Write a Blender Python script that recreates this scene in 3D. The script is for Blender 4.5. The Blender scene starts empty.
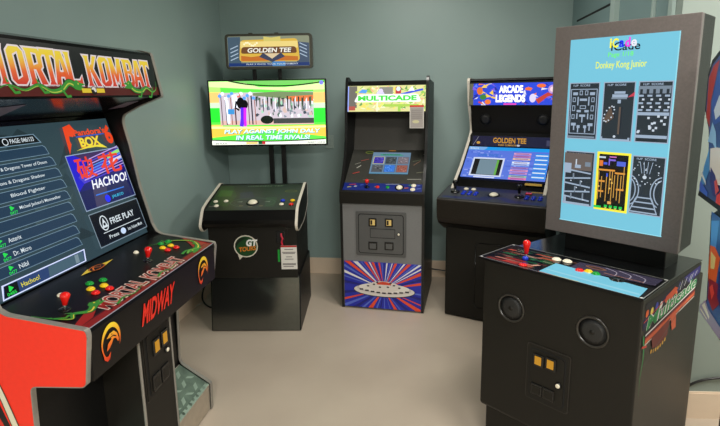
import bpy, bmesh, math, random
from mathutils import Vector, Matrix
sc = bpy.context.scene
C = sc.collection
R = math.radians

# ------------------------------------------------------------ camera, world, lights, exposure
cam_d = bpy.data.cameras.new('camera'); cam = bpy.data.objects.new('camera', cam_d); C.objects.link(cam)
F_PX = 500.55
cam_d.sensor_fit = 'HORIZONTAL'; cam_d.sensor_width = 36.0; cam_d.lens = 36.0 * F_PX / 720.0
cam_d.shift_y = -26.8 / 720.0; cam_d.clip_start = 0.02; cam_d.clip_end = 60
PI_, RO_ = R(10.594), R(0.8806)
_ex = Vector((1, 0, 0)); _up = Vector((0, math.sin(PI_), math.cos(PI_))); _f = Vector((0, math.cos(PI_), -math.sin(PI_)))
_r = _ex * math.cos(RO_) - _up * math.sin(RO_); _u = _ex * math.sin(RO_) + _up * math.cos(RO_)
cam.matrix_world = Matrix(((_r.x, _u.x, -_f.x, 0), (_r.y, _u.y, -_f.y, 0), (_r.z, _u.z, -_f.z, 1.6082), (0, 0, 0, 1)))
sc.camera = cam

w = bpy.data.worlds.new('world'); sc.world = w; w.use_nodes = True
w.node_tree.nodes['Background'].inputs[0].default_value = (0.80, 0.92, 1.0, 1)
w.node_tree.nodes['Background'].inputs[1].default_value = 0.10
sc.view_settings.view_transform = 'Standard'; sc.view_settings.look = 'None'
sc.view_settings.exposure = 0.0; sc.view_settings.gamma = 1.0
try: sc.view_settings.use_curve_mapping = False
except Exception: pass

def area(name, loc, size, size_y, power, color):
    l = bpy.data.lights.new(name, 'AREA'); l.shape = 'RECTANGLE'; l.size = size; l.size_y = size_y
    l.energy = power; l.color = color
    o = bpy.data.objects.new(name, l); C.objects.link(o); o.location = loc
    return o
LIGHTS = [((0.3, 3.0, 2.73), .5, .5, 22, (1, .97, .90)), ((0.9, 1.1, 2.73), .5, .5, 30, (1, .96, .89)), ((0.3, -1.9, 2.73), 1.2, .6, 205, (1, .97, .91)), ((2.6, 0.9, 2.73), .6, 1.2, 100, (1, .96, .89))]
for L_ in LIGHTS: area('ceiling_panel_light', *L_)

# ------------------------------------------------------------ materials
def lin(c):
    c = c / 255.0
    return c / 12.92 if c <= 0.04045 else ((c + 0.055) / 1.055) ** 2.4
MATS = {}
def mat(name, rgb, rough=0.5, metal=0.0, emit=0.0, noise=0.0, nscale=40, bump=0.0, spec=0.5, coat=0.0, grad=None):
    if name in MATS: return MATS[name]
    m = bpy.data.materials.new(name); m.use_nodes = True; nt = m.node_tree; b = nt.nodes['Principled BSDF']
    col = tuple(lin(c) for c in rgb) + (1,)
    b.inputs['Roughness'].default_value = rough; b.inputs['Metallic'].default_value = metal
    b.inputs['Specular IOR Level'].default_value = spec; b.inputs['Coat Weight'].default_value = coat
    src = None
    if noise > 0 or bump > 0:
        tc = nt.nodes.new('ShaderNodeTexCoord'); nz = nt.nodes.new('ShaderNodeTexNoise')
        nz.inputs['Scale'].default_value = nscale; nz.inputs['Detail'].default_value = 4
        nt.links.new(tc.outputs['Object'], nz.inputs['Vector'])
        if noise > 0:
            rp = nt.nodes.new('ShaderNodeValToRGB'); rp.color_ramp.elements[0].position = 0.3; rp.color_ramp.elements[1].position = 0.7
            rp.color_ramp.elements[0].color = tuple(c * (1 - noise) for c in col[:3]) + (1,)
            rp.color_ramp.elements[1].color = tuple(min(1, c * (1 + noise)) for c in col[:3]) + (1,)
            nt.links.new(nz.outputs['Fac'], rp.inputs['Fac']); src = rp.outputs['Color']
            nt.links.new(src, b.inputs['Base Color'])
        if bump > 0:
            bp = nt.nodes.new('ShaderNodeBump'); bp.inputs['Strength'].default_value = bump; bp.inputs['Distance'].default_value = 0.002
            nt.links.new(nz.outputs['Fac'], bp.inputs['Height']); nt.links.new(bp.outputs['Normal'], b.inputs['Normal'])
    if src is None: b.inputs['Base Color'].default_value = col
    if grad:   # printed colour blend along the object's own height: (z0, z1, [(pos, rgb), ...])
        tc = nt.nodes.new('ShaderNodeTexCoord'); sp = nt.nodes.new('ShaderNodeSeparateXYZ'); mr = nt.nodes.new('ShaderNodeMapRange')
        rp = nt.nodes.new('ShaderNodeValToRGB')
        nt.links.new(tc.outputs['Object'], sp.inputs[0]); nt.links.new(sp.outputs['Z'], mr.inputs['Value'])
        mr.inputs['From Min'].default_value = grad[0]; mr.inputs['From Max'].default_value = grad[1]
        nt.links.new(mr.outputs[0], rp.inputs['Fac'])
        els = rp.color_ramp.elements
        for i, (p, c) in enumerate(grad[2]):
            e = els[i] if i < 2 else els.new(p)
            e.position = p; e.color = tuple(lin(x) for x in c) + (1,)
        nt.links.new(rp.outputs['Color'], b.inputs['Base Color'])
        if emit > 0: nt.links.new(rp.outputs['Color'], b.inputs['Emission Color'])
    elif emit > 0:
        b.inputs['Emission Color'].default_value = col
    if emit > 0:
        b.inputs['Emission Strength'].default_value = emit
        if not grad: b.inputs['Base Color'].default_value = tuple(c * 0.05 for c in col[:3]) + (1,)
        else:
            for l in list(b.inputs['Base Color'].links): nt.links.remove(l)
            b.inputs['Base Color'].default_value = (0.02, 0.02, 0.02, 1)
    MATS[name] = m
    return m
_n = [0]
def E_(r, g, b, s=1.0, rough=0.25):    # colour of a lit screen or backlit sign
    k = 'lit_%d_%d_%d_%g_%g' % (r, g, b, s, rough)
    return mat(k, (r, g, b), rough, emit=s)
def S_(r, g, b, rough=0.35):    # printed ink
    return mat('print_%d_%d_%d_%g' % (r, g, b, rough), (r, g, b), rough)
mat('wall_paint', (142, 163, 160), 0.42, noise=0.03, nscale=3, bump=0.15)
mat('niche_paint', (118, 142, 142), 0.5, noise=0.03, nscale=3)
mat('pale_wall_paint', (136, 148, 141), 0.55, noise=0.02, nscale=3, bump=0.1)
mat('baseboard_vinyl', (228, 206, 182), 0.5, noise=0.02, nscale=5)
mat('ceiling_tile', (150, 150, 146), 0.9, noise=0.03, nscale=60)
mat('trim_paint', (160, 178, 172), 0.5, noise=0.02, nscale=6)
mat('gap_black', (12, 12, 12), 0.8, noise=0.1)
mat('black_vinyl', (13, 13, 13), 0.40, spec=.28, noise=0.10, nscale=300, bump=0.25)
mat('black_textured', (27, 25, 21), 0.46, spec=.25, noise=0.12, nscale=350, bump=0.3)
mat('black_gloss', (7, 7, 7), 0.16, spec=.35, noise=0.05, nscale=20)
mat('brown_laminate', (30, 25, 19), 0.45, spec=.3, noise=0.25, nscale=90, bump=0.2)
mat('grey_steel', (118, 118, 118), 0.45, noise=0.06, nscale=200, metal=0.0)
mat('door_grey', (84, 84, 84), 0.4, noise=0.06, nscale=200)
mat('monitor_brown', (100, 93, 91), 0.4, noise=0.08, nscale=120, bump=0.15)
mat('red_laminate', (248, 50, 26), 0.4, noise=0.02, nscale=60)
mat('tmold_silver', (150, 146, 138), 0.35, metal=0.3, noise=0.05, nscale=60)
mat('tmold_white', (214, 206, 192), 0.4, noise=0.03, nscale=60)
mat('tmold_black', (20, 20, 20), 0.3, noise=0.05, nscale=60)
mat('plate_green', (104, 124, 110), 0.42, metal=0.35, noise=0.25, nscale=18)
mat('plate_light', (150, 172, 156), 0.4, metal=0.3, noise=0.1, nscale=30)
mat('plate_metal', (190, 180, 165), 0.3, metal=0.6, noise=0.1, nscale=18)
mat('panel_black', (10, 9, 9), 0.34, noise=0.08, nscale=60, spec=.3)
mat('chrome', (200, 200, 200), 0.15, metal=1.0, noise=0.02)
mat('red_plastic', (226, 26, 20), 0.2, noise=0.02, coat=0.4)
mat('yellow_plastic', (238, 196, 24), 0.25, noise=0.02)
mat('green_plastic', (20, 148, 52), 0.25, noise=0.02)
mat('blue_plastic', (20, 52, 190), 0.25, noise=0.02)
mat('white_plastic', (236, 228, 206), 0.25, noise=0.02)
mat('black_plastic', (16, 16, 16), 0.25, noise=0.05)
mat('amber_insert', (240, 170, 40), 0.3, emit=0.55)
mat('gold_insert', (244, 206, 120), 0.3, emit=0.6)
mat('rim_highlight', (44, 41, 37), .3, noise=.05, nscale=100)  # a little lighter than the black parts: edge highlight put into the colour
mat('grille', (28, 28, 28), 0.5, noise=0.5, nscale=700, bump=0.6)
mat('paper', (224, 220, 214), 0.8, noise=0.02, nscale=50)
mat('cable_black', (14, 14, 14), 0.4, noise=0.05)
mat('cable_white', (196, 188, 174), 0.5, noise=0.03)
mat('bronze_frame', (62, 60, 50), 0.35, noise=0.08, nscale=60)

# floor: polished sealed concrete
fm = mat('floor_concrete', (158, 151, 143), 0.3)
nt = fm.node_tree; b = nt.nodes['Principled BSDF']; tc = nt.nodes.new('ShaderNodeTexCoord')
n1 = nt.nodes.new('ShaderNodeTexNoise'); n1.inputs['Scale'].default_value = 1.6; n1.inputs['Detail'].default_value = 7
rp = nt.nodes.new('ShaderNodeValToRGB'); rp.color_ramp.elements[0].position = 0.3; rp.color_ramp.elements[1].position = 0.72
rp.color_ramp.elements[0].color = (lin(186), lin(171), lin(154), 1); rp.color_ramp.elements[1].color = (lin(200), lin(186), lin(168), 1)
n2 = nt.nodes.new('ShaderNodeTexNoise'); n2.inputs['Scale'].default_value = 9; n2.inputs['Detail'].default_value = 5
mr = nt.nodes.new('ShaderNodeMapRange'); mr.inputs['To Min'].default_value = 0.24; mr.inputs['To Max'].default_value = 0.42
nt.links.new(tc.outputs['Object'], n1.inputs['Vector']); nt.links.new(tc.outputs['Object'], n2.inputs['Vector'])
nt.links.new(n1.outputs['Fac'], rp.inputs['Fac']); nt.links.new(rp.outputs['Color'], b.inputs['Base Color'])
nt.links.new(n2.outputs['Fac'], mr.inputs['Value']); nt.links.new(mr.outputs[0], b.inputs['Roughness'])

# ------------------------------------------------------------ mesh builder
class MB:
    def __init__(s): s.bm = bmesh.new(); s.mats = []
    def mi(s, m):
        m = MATS[m] if isinstance(m, str) else m
        if m not in s.mats: s.mats.append(m)
        return s.mats.index(m)
    def _merge(s, tb, m, smooth=False):
        i = s.mi(m)
        for f in tb.faces: f.material_index = i; f.smooth = smooth
        me = bpy.data.meshes.new('tmp'); tb.to_mesh(me); tb.free(); s.bm.from_mesh(me); bpy.data.meshes.remove(me)
    def box(s, x0, x1, y0, y1, z0, z1, m, bev=0.0, M=None):
        tb = bmesh.new(); bmesh.ops.create_cube(tb, size=1)
        for v in tb.verts:
            v.co = Vector(((x0 + x1) / 2 + v.co.x * (x1 - x0), (y0 + y1) / 2 + v.co.y * (y1 - y0), (z0 + z1) / 2 + v.co.z * (z1 - z0)))
        if bev > 0: bmesh.ops.bevel(tb, geom=tb.edges[:], offset=bev, segments=3, affect='EDGES', profile=0.5)
        if M is not None: tb.transform(M)
        s._merge(tb, m); return s
    def prism(s, pts, axis, a, b, m):      # pts: 2-D outline; axis 'x': pts=(y,z); 'y': pts=(x,z); 'z': pts=(x,y)
        tb = bmesh.new()
        def P(p, t): return {'x': (t, p[0], p[1]), 'y': (p[0], t, p[1]), 'z': (p[0], p[1], t)}[axis]
        A = [tb.verts.new(P(p, a)) for p in pts]; B = [tb.verts.new(P(p, b)) for p in pts]; n = len(pts)
        tb.faces.new(A); tb.faces.new(B[::-1])
        for i in range(n): tb.faces.new((A[i], B[i], B[(i + 1) % n], A[(i + 1) % n]))
        bmesh.ops.recalc_face_normals(tb, faces=tb.faces[:])
        s._merge(tb, m); return s
    def ribbon(s, pts, x0, x1, m, th=0.003, closed=False):    # edge moulding along an open profile in the y-z plane
        n = len(pts)
        for i in range(n if closed else n - 1):
            p, q = Vector(pts[i]), Vector(pts[(i + 1) % n]); d = q - p
            if d.length < 1e-6: continue
            d.normalize(); nn = Vector((-d.y, d.x)) * th; e = d * th * 0.5
            s.prism([p - nn - e, q - nn + e, q + nn + e, p + nn - e], 'x', x0, x1, m)
        return s
    def lathe(s, prof, m, loc=(0, 0, 0), n=20, M=None):   # prof (r, z)
        tb = bmesh.new(); rings = []
        for r, z in prof:
            rings.append([tb.verts.new((max(r, 1e-5) * math.cos(2 * math.pi * k / n), max(r, 1e-5) * math.sin(2 * math.pi * k / n), z)) for k in range(n)])
        for a, b in zip(rings, rings[1:]):
            for k in range(n): tb.faces.new((a[k], a[(k + 1) % n], b[(k + 1) % n], b[k]))
        tb.faces.new(rings[0][::-1]); tb.faces.new(rings[-1])
        T = Matrix.Translation(loc)
        if M is not None: T = T @ M
        tb.transform(T); s._merge(tb, m, True); return s
    def tube(s, pts, r, m, n=8, smooth=6):
        P = [Vector(p) for p in pts]
        if smooth and len(P) > 2:
            Q = []
            for i in range(len(P) - 1):
                p0 = P[max(i - 1, 0)]; p1 = P[i]; p2 = P[i + 1]; p3 = P[min(i + 2, len(P) - 1)]
                for k in range(smooth):
                    t = k / smooth
                    Q.append(0.5 * ((2 * p1) + (-p0 + p2) * t + (2 * p0 - 5 * p1 + 4 * p2 - p3) * t * t + (-p0 + 3 * p1 - 3 * p2 + p3) * t ** 3))
            P = Q + [P[-1]]
        tb = bmesh.new(); rings = []
        for i, p in enumerate(P):
            d = (P[min(i + 1, len(P) - 1)] - P[max(i - 1, 0)]).normalized()
            a = Vector((0, 0, 1)) if abs(d.z) < 0.9 else Vector((1, 0, 0))
            u = d.cross(a).normalized(); v = d.cross(u)
            rings.append([tb.verts.new(p + (u * math.cos(2 * math.pi * k / n) + v * math.sin(2 * math.pi * k / n)) * r) for k in range(n)])
        for a, b in zip(rings, rings[1:]):
            for k in range(n): tb.faces.new((a[k], a[(k + 1) % n], b[(k + 1) % n], b[k]))
        tb.faces.new(rings[0][::-1]); tb.faces.new(rings[-1]); bmesh.ops.recalc_face_normals(tb, faces=tb.faces[:])
        s._merge(tb, m, True); return s
    def build(s, name, parent=None):
        me = bpy.data.meshes.new(name); s.bm.to_mesh(me); s.bm.free()
        for m in s.mats: me.materials.append(m)
        o = bpy.data.objects.new(name, me); C.objects.link(o)
        if parent: o.parent = parent
        return o

_tc = {}
def text_geo(body, bold):
    k = (body, bold)
    if k not in _tc:
        cu = bpy.data.curves.new('t', 'FONT'); cu.body = body; cu.size = 1; cu.offset = bold; cu.resolution_u = 5
        o = bpy.data.objects.new('t', cu); C.objects.link(o); bpy.context.view_layer.update()
        me = bpy.data.meshes.new_from_object(o.evaluated_get(bpy.context.evaluated_depsgraph_get()))
        vs = [(v.co.x, v.co.y) for v in me.vertices]; fs = [tuple(p.vertices) for p in me.polygons]
        bpy.data.objects.remove(o); bpy.data.curves.remove(cu); bpy.data.meshes.remove(me)
        xs = [v[0] for v in vs] or [0, 1]; ys = [v[1] for v in vs] or [0, 1]
        x0, x1, y0, y1 = min(xs), max(xs), min(ys), max(ys)
        _tc[k] = ([((x - x0) / max(x1 - x0, 1e-6), (y - y0) / max(y1 - y0, 1e-6)) for x, y in vs], fs)
    return _tc[k]
def inflate(pts, e):
    n = len(pts); A = sum(pts[i][0] * pts[(i + 1) % n][1] - pts[(i + 1) % n][0] * pts[i][1] for i in range(n))
    sg = 1 if A > 0 else -1; out = []
    for i in range(n):
        p0, p1, p2 = Vector(pts[i - 1]), Vector(pts[i]), Vector(pts[(i + 1) % n])
        d1 = (p1 - p0).normalized(); d2 = (p2 - p1).normalized()
        n1 = Vector((d1.y, -d1.x)) * sg; n2 = Vector((d2.y, -d2.x)) * sg
        bi = n1 + n2
        bi = bi / max(bi.length_squared / 2, 0.5) if bi.length > 1e-6 else n1
        out.append(tuple(p1 + bi * e))
    return out
class Art:
    """flat printed or displayed artwork laid on a plane of a part"""
    def __init__(s, mb, O, U, V, step=0.00012):
        s.mb = mb; s.O = Vector(O); s.U = Vector(U).normalized(); s.V = Vector(V).normalized(); s.N = s.U.cross(s.V); s.k = 0; s.st = step
        s.clip = None
    def P(s, x, y): return s.O + s.U * x + s.V * y + s.N * (s.k * s.st)
    def poly(s, pts, m, up=True):
        if s.clip:
            x0, x1, y0, y1 = s.clip; pts = [(min(max(x, x0), x1), min(max(y, y0), y1)) for x, y in pts]
        if up: s.k += 1
        i = s.mb.mi(m); A = sum(pts[j][0] * pts[(j + 1) % len(pts)][1] - pts[(j + 1) % len(pts)][0] * pts[j][1] for j in range(len(pts)))
        if abs(A) < 1e-9: return s
        if A < 0: pts = pts[::-1]
        f = s.mb.bm.faces.new([s.mb.bm.verts.new(s.P(*p)) for p in pts]); f.material_index = i
        return s
    def rect(s, x0, x1, y0, y1, m, up=True): return s.poly([(x0, y0), (x1, y0), (x1, y1), (x0, y1)], m, up)
    def frame(s, x0, x1, y0, y1, t, m):
        s.rect(x0, x1, y0, y0 + t, m); s.rect(x0, x1, y1 - t, y1, m, False); s.rect(x0, x0 + t, y0 + t, y1 - t, m, False); s.rect(x1 - t, x1, y0 + t, y1 - t, m, False)
        return s
    def circ(s, x, y, rx, m, ry=None, n=20, a0=0, a1=360, up=True):
        ry = ry or rx
        full = abs(a1 - a0) >= 359
        pts = [(x + rx * math.cos(R(a0 + (a1 - a0) * k / n)), y + ry * math.sin(R(a0 + (a1 - a0) * k / n))) for k in range(n if full else n + 1)]
        return s.poly(pts, m, up)
    def arc(s, x, y, rx, ry, t, m, a0=0, a1=360, n=24, taper=False):
        s.k += 1
        for k in range(n):
            A, B = R(a0 + (a1 - a0) * k / n), R(a0 + (a1 - a0) * (k + 1) / n)
            tk = t * (math.sin(math.pi * k / n) if taper else 1) + 1e-5; tl = t * (math.sin(math.pi * (k + 1) / n) if taper else 1) + 1e-5
            s.poly([(x + rx * math.cos(A), y + ry * math.sin(A)), (x + rx * math.cos(B), y + ry * math.sin(B)),
                    (x + (rx - tl) * math.cos(B), y + (ry - tl) * math.sin(B)), (x + (rx - tk) * math.cos(A), y + (ry - tk) * math.sin(A))], m, False)
        return s
    def line(s, pts, wd, m, taper=False):
        s.k += 1; n = len(pts)
        off = []
        for i in range(n):
            a = Vector(pts[max(i - 1, 0)]); b_ = Vector(pts[min(i + 1, n - 1)]); d = (b_ - a)
            d = d.normalized() if d.length > 0 else Vector((1, 0)); ww = wd * 0.5
            if taper: ww *= max(0.12, 1 - i / (n - 1))
            off.append((Vector(pts[i]) + Vector((-d.y, d.x)) * ww, Vector(pts[i]) - Vector((-d.y, d.x)) * ww))
        for i in range(n - 1):
            s.poly([tuple(off[i][0]), tuple(off[i + 1][0]), tuple(off[i + 1][1]), tuple(off[i][1])], m, False)
        return s
    def curve(s, pts, wd, m, taper=False, sm=6):
        P = [Vector(p) for p in pts]; Q = []
        for i in range(len(P) - 1):
            p0 = P[max(i - 1, 0)]; p1 = P[i]; p2 = P[i + 1]; p3 = P[min(i + 2, len(P) - 1)]
            for k in range(sm):
                t = k / sm; v = 0.5 * ((2 * p1) + (-p0 + p2) * t + (2 * p0 - 5 * p1 + 4 * p2 - p3) * t * t + (-p0 + 3 * p1 - 3 * p2 + p3) * t ** 3); Q.append((v.x, v.y))
        Q.append(tuple(P[-1])); return s.line(Q, wd, m, taper)
    def text(s, body, x0, x1, y0, y1, m, bold=0.0, shear=0.0, slope=0.0):
        s.k += 1; vs, fs = text_geo(body, bold); i = s.mb.mi(m); h = y1 - y0; wd = x1 - x0
        V = [s.mb.bm.verts.new(s.P(x0 + a * wd + shear * b * h, y0 + b * h + slope * a * wd)) for a, b in vs]
        for f in fs:
            try: q = s.mb.bm.faces.new([V[j] for j in f]); q.material_index = i
            except ValueError: pass
        return s
def rot_text(s_, *a): pass

def tag(o, label=None, cat=None, group=None, kind=None):
    if label: o['label'] = label
    if cat: o['category'] = cat
    if group: o['group'] = group
    if kind: o['kind'] = kind
    return o
def thing(name, label, cat, loc, rz=0, group=None):
    o = bpy.data.objects.new(name, None); o.empty_display_size = 0.1; C.objects.link(o); o.location = loc; o.rotation_euler = (0, 0, R(rz))
    return tag(o, label, cat, group)
def structure(mb, name): return tag(mb.build(name), kind='structure')
def rounded(pts, r, n=4):
    out = []; N = len(pts)
    for i, p in enumerate(pts):
        ri = r[i] if isinstance(r, (list, tuple)) else r
        a = Vector(pts[i - 1]) - Vector(p); b_ = Vector(pts[(i + 1) % N]) - Vector(p)
        if ri <= 0: out.append(tuple(p)); continue
        ri = min(ri, a.length * 0.45, b_.length * 0.45); A = Vector(p) + a.normalized() * ri; B = Vector(p) + b_.normalized() * ri
        for k in range(n + 1):
            t = k / n; q = A * (1 - t) ** 2 + Vector(p) * 2 * t * (1 - t) + B * t * t; out.append((q.x, q.y))
    return out
def local_plane(O, N):    # matrix placing +z along N at O
    return Matrix.Translation(O) @ Vector((0, 0, 1)).rotation_difference(Vector(N).normalized()).to_matrix().to_4x4()

# ------------------------------------------------------------ the room
CL = Vector((-1.169, 4.440)); CR = Vector((1.678, 4.077))
LD = Vector((-math.sin(R(8.81)), -math.cos(R(8.81))))          # along the side walls, towards the camera
JC = CR + LD * 1.855                                           # corner where the right wall steps out
JD = Vector((math.cos(R(-3.7)), math.sin(R(-3.7))))
LE = CL + LD * 6.5; JE = JC + JD * 2.6
H = 2.75
def wall(name, a, b, out, m, z0=0, z1=H, th=0.12):
    o = out.normalized() * th
    return structure(MB().prism([tuple(a), tuple(b), tuple(b + o), tuple(a + o)], 'z', z0, z1, m), name)
structure(MB().box(-4, 5, -3.2, 5.2, -0.1, 0, 'floor_concrete'), 'floor')
structure(MB().box(-4, 5, -3.2, 5.2, H, H + 0.1, 'ceiling_tile'), 'ceiling')
outb = Vector((0.126, 0.992)); outl = Vector((-0.988, 0.153)); outr = Vector((0.988, -0.153)); outj = Vector((0.065, 0.998))
wall('wall_back', CL - outr * 0.12, CR + outr * 0.12, outb, 'wall_paint')
wall('wall_left', CL, LE, outl, 'wall_paint')
JC2 = JC + outj * 0.12
wall('wall_right', CR, JC + (CR - JC).normalized() * 0.12, outr, 'niche_paint')
wall('wall_right_return', JC, JE, outj, 'pale_wall_paint')
structure(MB().box(-2.6, 4.2, -3.2, -3.08, 0, H, 'pale_wall_paint'), 'wall_rear')
structure(MB().box(3.95, 4.07, -3.08, 2.0, 0, H, 'pale_wall_paint'), 'wall_right_far')
def base(name, a, b, inw, h=0.14, m='baseboard_vinyl'):
    o = inw.normalized() * 0.012
    q = MB().prism([tuple(a), tuple(b), tuple(b + o), tuple(a + o)], 'z', 0.0, h, m)
    q.prism([tuple(a), tuple(b), tuple(b + o * 0.6), tuple(a + o * 0.6)], 'z', h, h + 0.006, m)
    return structure(q, name)
base('baseboard_back', CL, CR, -outb); base('baseboard_left', CL - outb * 0.013, LE, -outl)
base('baseboard_right', CR + LD * 0.013, CR + LD * 0.15, -outr); base('baseboard_right_return', JC, JE, -outj, 0.135)
# door in the right wall with its casing and the dark gap over it
def rwp(s, off=0.0): return CR + LD * s - outr * off
d = MB().prism([tuple(rwp(.17)), tuple(rwp(.93)), tuple(rwp(.93, .012)), tuple(rwp(.17, .012))], 'z', 0.01, 2.10, 'niche_paint')
do = structure(d, 'door_1')
g = MB().prism([tuple(rwp(.16)), tuple(rwp(.94)), tuple(rwp(.94, .006)), tuple(rwp(.16, .006))], 'z', 2.10, 2.118, 'gap_black'); g.build('door_gap', do)
for i, (s0, s1, of, m) in enumerate(((.985, 1.06, .028, 'trim_paint'), (1.55, 1.575, .012, 'trim_paint'), (1.76, 1.80, .02, 'trim_paint'))):
    structure(MB().prism([tuple(rwp(s0)), tuple(rwp(s1)), tuple(rwp(s1, of)), tuple(rwp(s0, of))], 'z', 0.0, H, m), 'trim_%d' % (i + 1))

# wall outlet by the television
def on_back(x, z, off=0): p = Vector((x, 4.291 + x * math.tan(R(-7.256)))); p = p - outb * off; return (p.x, p.y, z)
ox = -0.255
o = MB().box(-.035, .035, -.006, 0, -.057, .057, 'trim_paint', .002)
o.box(-.016, .016, -.009, -.004, .008, .038, 'trim_paint', .003); o.box(-.016, .016, -.009, -.004, -.038, -.008, 'trim_paint', .003)
o = o.build('wall_outlet'); o.location = on_back(ox, 1.195, .001); o.rotation_euler = (0, 0, R(-7.256)); tag(o, 'painted-over outlet plate on the back wall right of the television', 'wall outlet')

# ------------------------------------------------------------ shared builders
def joystick(parent, p, N, m, h=0.062, style='bat', dust=True):
    M = local_plane(p, N)
    sh = MB().lathe([(.0045, -.01), (.0045, h * .45)], 'chrome' if style == 'bat' else 'black_plastic', n=10, M=M)
    if dust: sh.lathe([(.019, 0.0006), (.018, .0022), (.005, .0026)], 'black_plastic', M=M)
    sh = sh.build('joystick', parent)
    if style == 'bat': pr = [(.004, h * .25), (.008, h * .3), (.0105, h * .55), (.0155, h * .8), (.0155, h * .92), (.011, h), (.004, h + .003), (0.0005, h + .0035)]
    else: pr = [(.004, h * .3)] + [(.0165 * math.sin(t), h * .75 - .0165 * math.cos(t)) for t in [k * math.pi / 8 for k in range(1, 9)]]
    MB().lathe(pr, m, M=M).build('joystick_knob', sh)
    return sh
def button(parent, p, N, m, r=0.014, rim=None):
    M = local_plane(p, N); q = MB()
    q.lathe([(r, 0.0004), (r, .004), (r * .9, .0055), (r * .72, .0055)], rim or m, M=M, n=18)
    q.lathe([(r * .7, .002), (r * .7, .0085), (r * .6, .0095), (0.0005, .0090)], m, M=M, n=18)
    return q.build('button', parent)
def trackball(parent, p, N, r=.028, m='white_plastic'):
    M = local_plane(p, N); q = MB()
    q.lathe([(r * 1.35, .0004), (r * 1.35, .003), (r * 1.0, .005), (r * .98, .001)], 'black_plastic', M=M, n=28)
    q.lathe([(r * math.cos(t), r * .0 + r * .62 * math.sin(t)) for t in [k * math.pi / 16 for k in range(0, 9)]], m, M=M, n=24)
    return q.build('trackball', parent)
def coin_door(parent, x0, x1, z0, z1, y, frame_m, slots, insert, lock, returns, plate=None, fx=(.03, .03), front=True):
    """door with frame on a front face at local depth y; slots, returns: (x, z, w, h)"""
    q = MB(); w_ = x1 - x0
    out = rounded([(x0, z0), (x1, z0), (x1, z1), (x0, z1)], .012)
    q.prism(inflate(out, -.004), 'y', y - .008, y + .002, frame_m)
    q.prism(out, 'y', y - .005, y + .002, 'rim_highlight' if frame_m == 'black_textured' else frame_m)  # black doors get a rim with its highlight painted in lighter
    fr = q.build('coin_door', parent)
    ax, az = fx
    q = MB().prism(rounded([(x0 + ax, z0 + az), (x1 - ax, z0 + az), (x1 - ax, z1 - az), (x0 + ax, z1 - az)], .022), 'y', y - .0088, y - .0055, 'gap_black')
    q.prism(rounded([(x0 + ax + .006, z0 + az + .006), (x1 - ax - .006, z0 + az + .006), (x1 - ax - .006, z1 - az - .006), (x0 + ax + .006, z1 - az - .006)], .018), 'y', y - .012, y - .006, frame_m)
    q.build('door_leaf', fr)
    for (x, z, a, b_) in slots:
        q = MB().box(x - a / 2, x + a / 2, y - .019, y - .010, z - b_ / 2, z + b_ / 2, 'black_plastic', .003)
        q.box(x - a * .30, x + a * .30, y - .0205, y - .018, z - b_ * .33, z + b_ * .33, insert)
        q.box(x - a * .26, x - a * .02, y - .0215, y - .0203, z - b_ * .27, z + b_ * .27, 'black_plastic' if insert == 'gold_insert' else insert)
        q.build('coin_slot', fr)
    for (x, z, a, b_) in returns:
        q = MB().box(x - a / 2, x + a / 2, y - .018, y - .010, z - b_ / 2, z + b_ / 2, 'black_plastic', .003)
        q.box(x - a * .36, x + a * .36, y - .0185, y - .017, z - b_ * .36, z + b_ * .30, frame_m)
        q.build('coin_return', fr)
    if plate:
        x, z, a, b_ = plate
        MB().box(x - a / 2, x + a / 2, y - .0135, y - .010, z - b_ / 2, z + b_ / 2, 'gap_black').box(x - a / 2 + .004, x + a / 2 - .004, y - .0145, y - .011, z - b_ / 2 + .004, z + b_ / 2 - .004, frame_m).build('bill_plate', fr)
    MB().lathe([(.013, 0), (.013, .006), (.010, .008)], 'black_plastic', loc=(lock[0], y - .011, lock[1]), M=Matrix.Rotation(R(90), 4, 'X'), n=16).lathe([(.0085, .004), (.0085, .011), (.006, .012)], 'white_plastic', loc=(lock[0], y - .011, lock[1]), M=Matrix.Rotation(R(90), 4, 'X'), n=16).build('door_lock', fr)
    return fr
def speaker(parent, x, z, y, r, m='black_textured'):
    M = Matrix.Translation((x, y, z)) @ Matrix.Rotation(R(90), 4, 'X')
    q = MB().lathe([(r, 0.0), (r, .003), (r * .94, .006), (r * .86, .004), (r * .84, .001)], 'rim_highlight', M=M, n=32)  # rim colour carries a painted highlight
    q.lathe([(r * .84, .0015), (r * .5, .004), (0.001, .005)], 'grille', M=M, n=32)
    q.lathe([(r * .16, .003), (r * .14, .0065), (.001, .0068)], m, M=M, n=16)
    return q.build('speaker', parent)
def dragon(a, path, wd, m, belly, dark, flip=1):
    a.curve(path, wd * 1.25, dark, True); a.curve(path, wd, m, True)
    a.curve([(x, y - wd * .12) for x, y in path[:-1]], wd * .22, belly, True)
    x, y = path[0]; f = flip
    a.poly([(x - f * wd * .6, y + wd * .55), (x + f * wd * .2, y + wd * .9), (x + f * wd * .9, y + wd * .5), (x + f * wd * 2.0, y + wd * .28), (x + f * wd * 1.0, y + wd * .05),
            (x + f * wd * 1.8, y - wd * .45), (x + f * wd * .4, y - wd * .6), (x - f * wd * .5, y - wd * .4)], m)
    a.circ(x + f * wd * .45, y + wd * .35, wd * .14, belly, n=8)
    for (px, py) in path[2:-1:2]:
        a.line([(px, py), (px + wd * .7 * f, py - wd * 1.0), (px + wd * 1.5 * f, py - wd * .9)], wd * .38, m)
        a.line([(px, py + wd * .3), (px - wd * .3 * f, py + wd * .95)], wd * .4, m, True)

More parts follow.
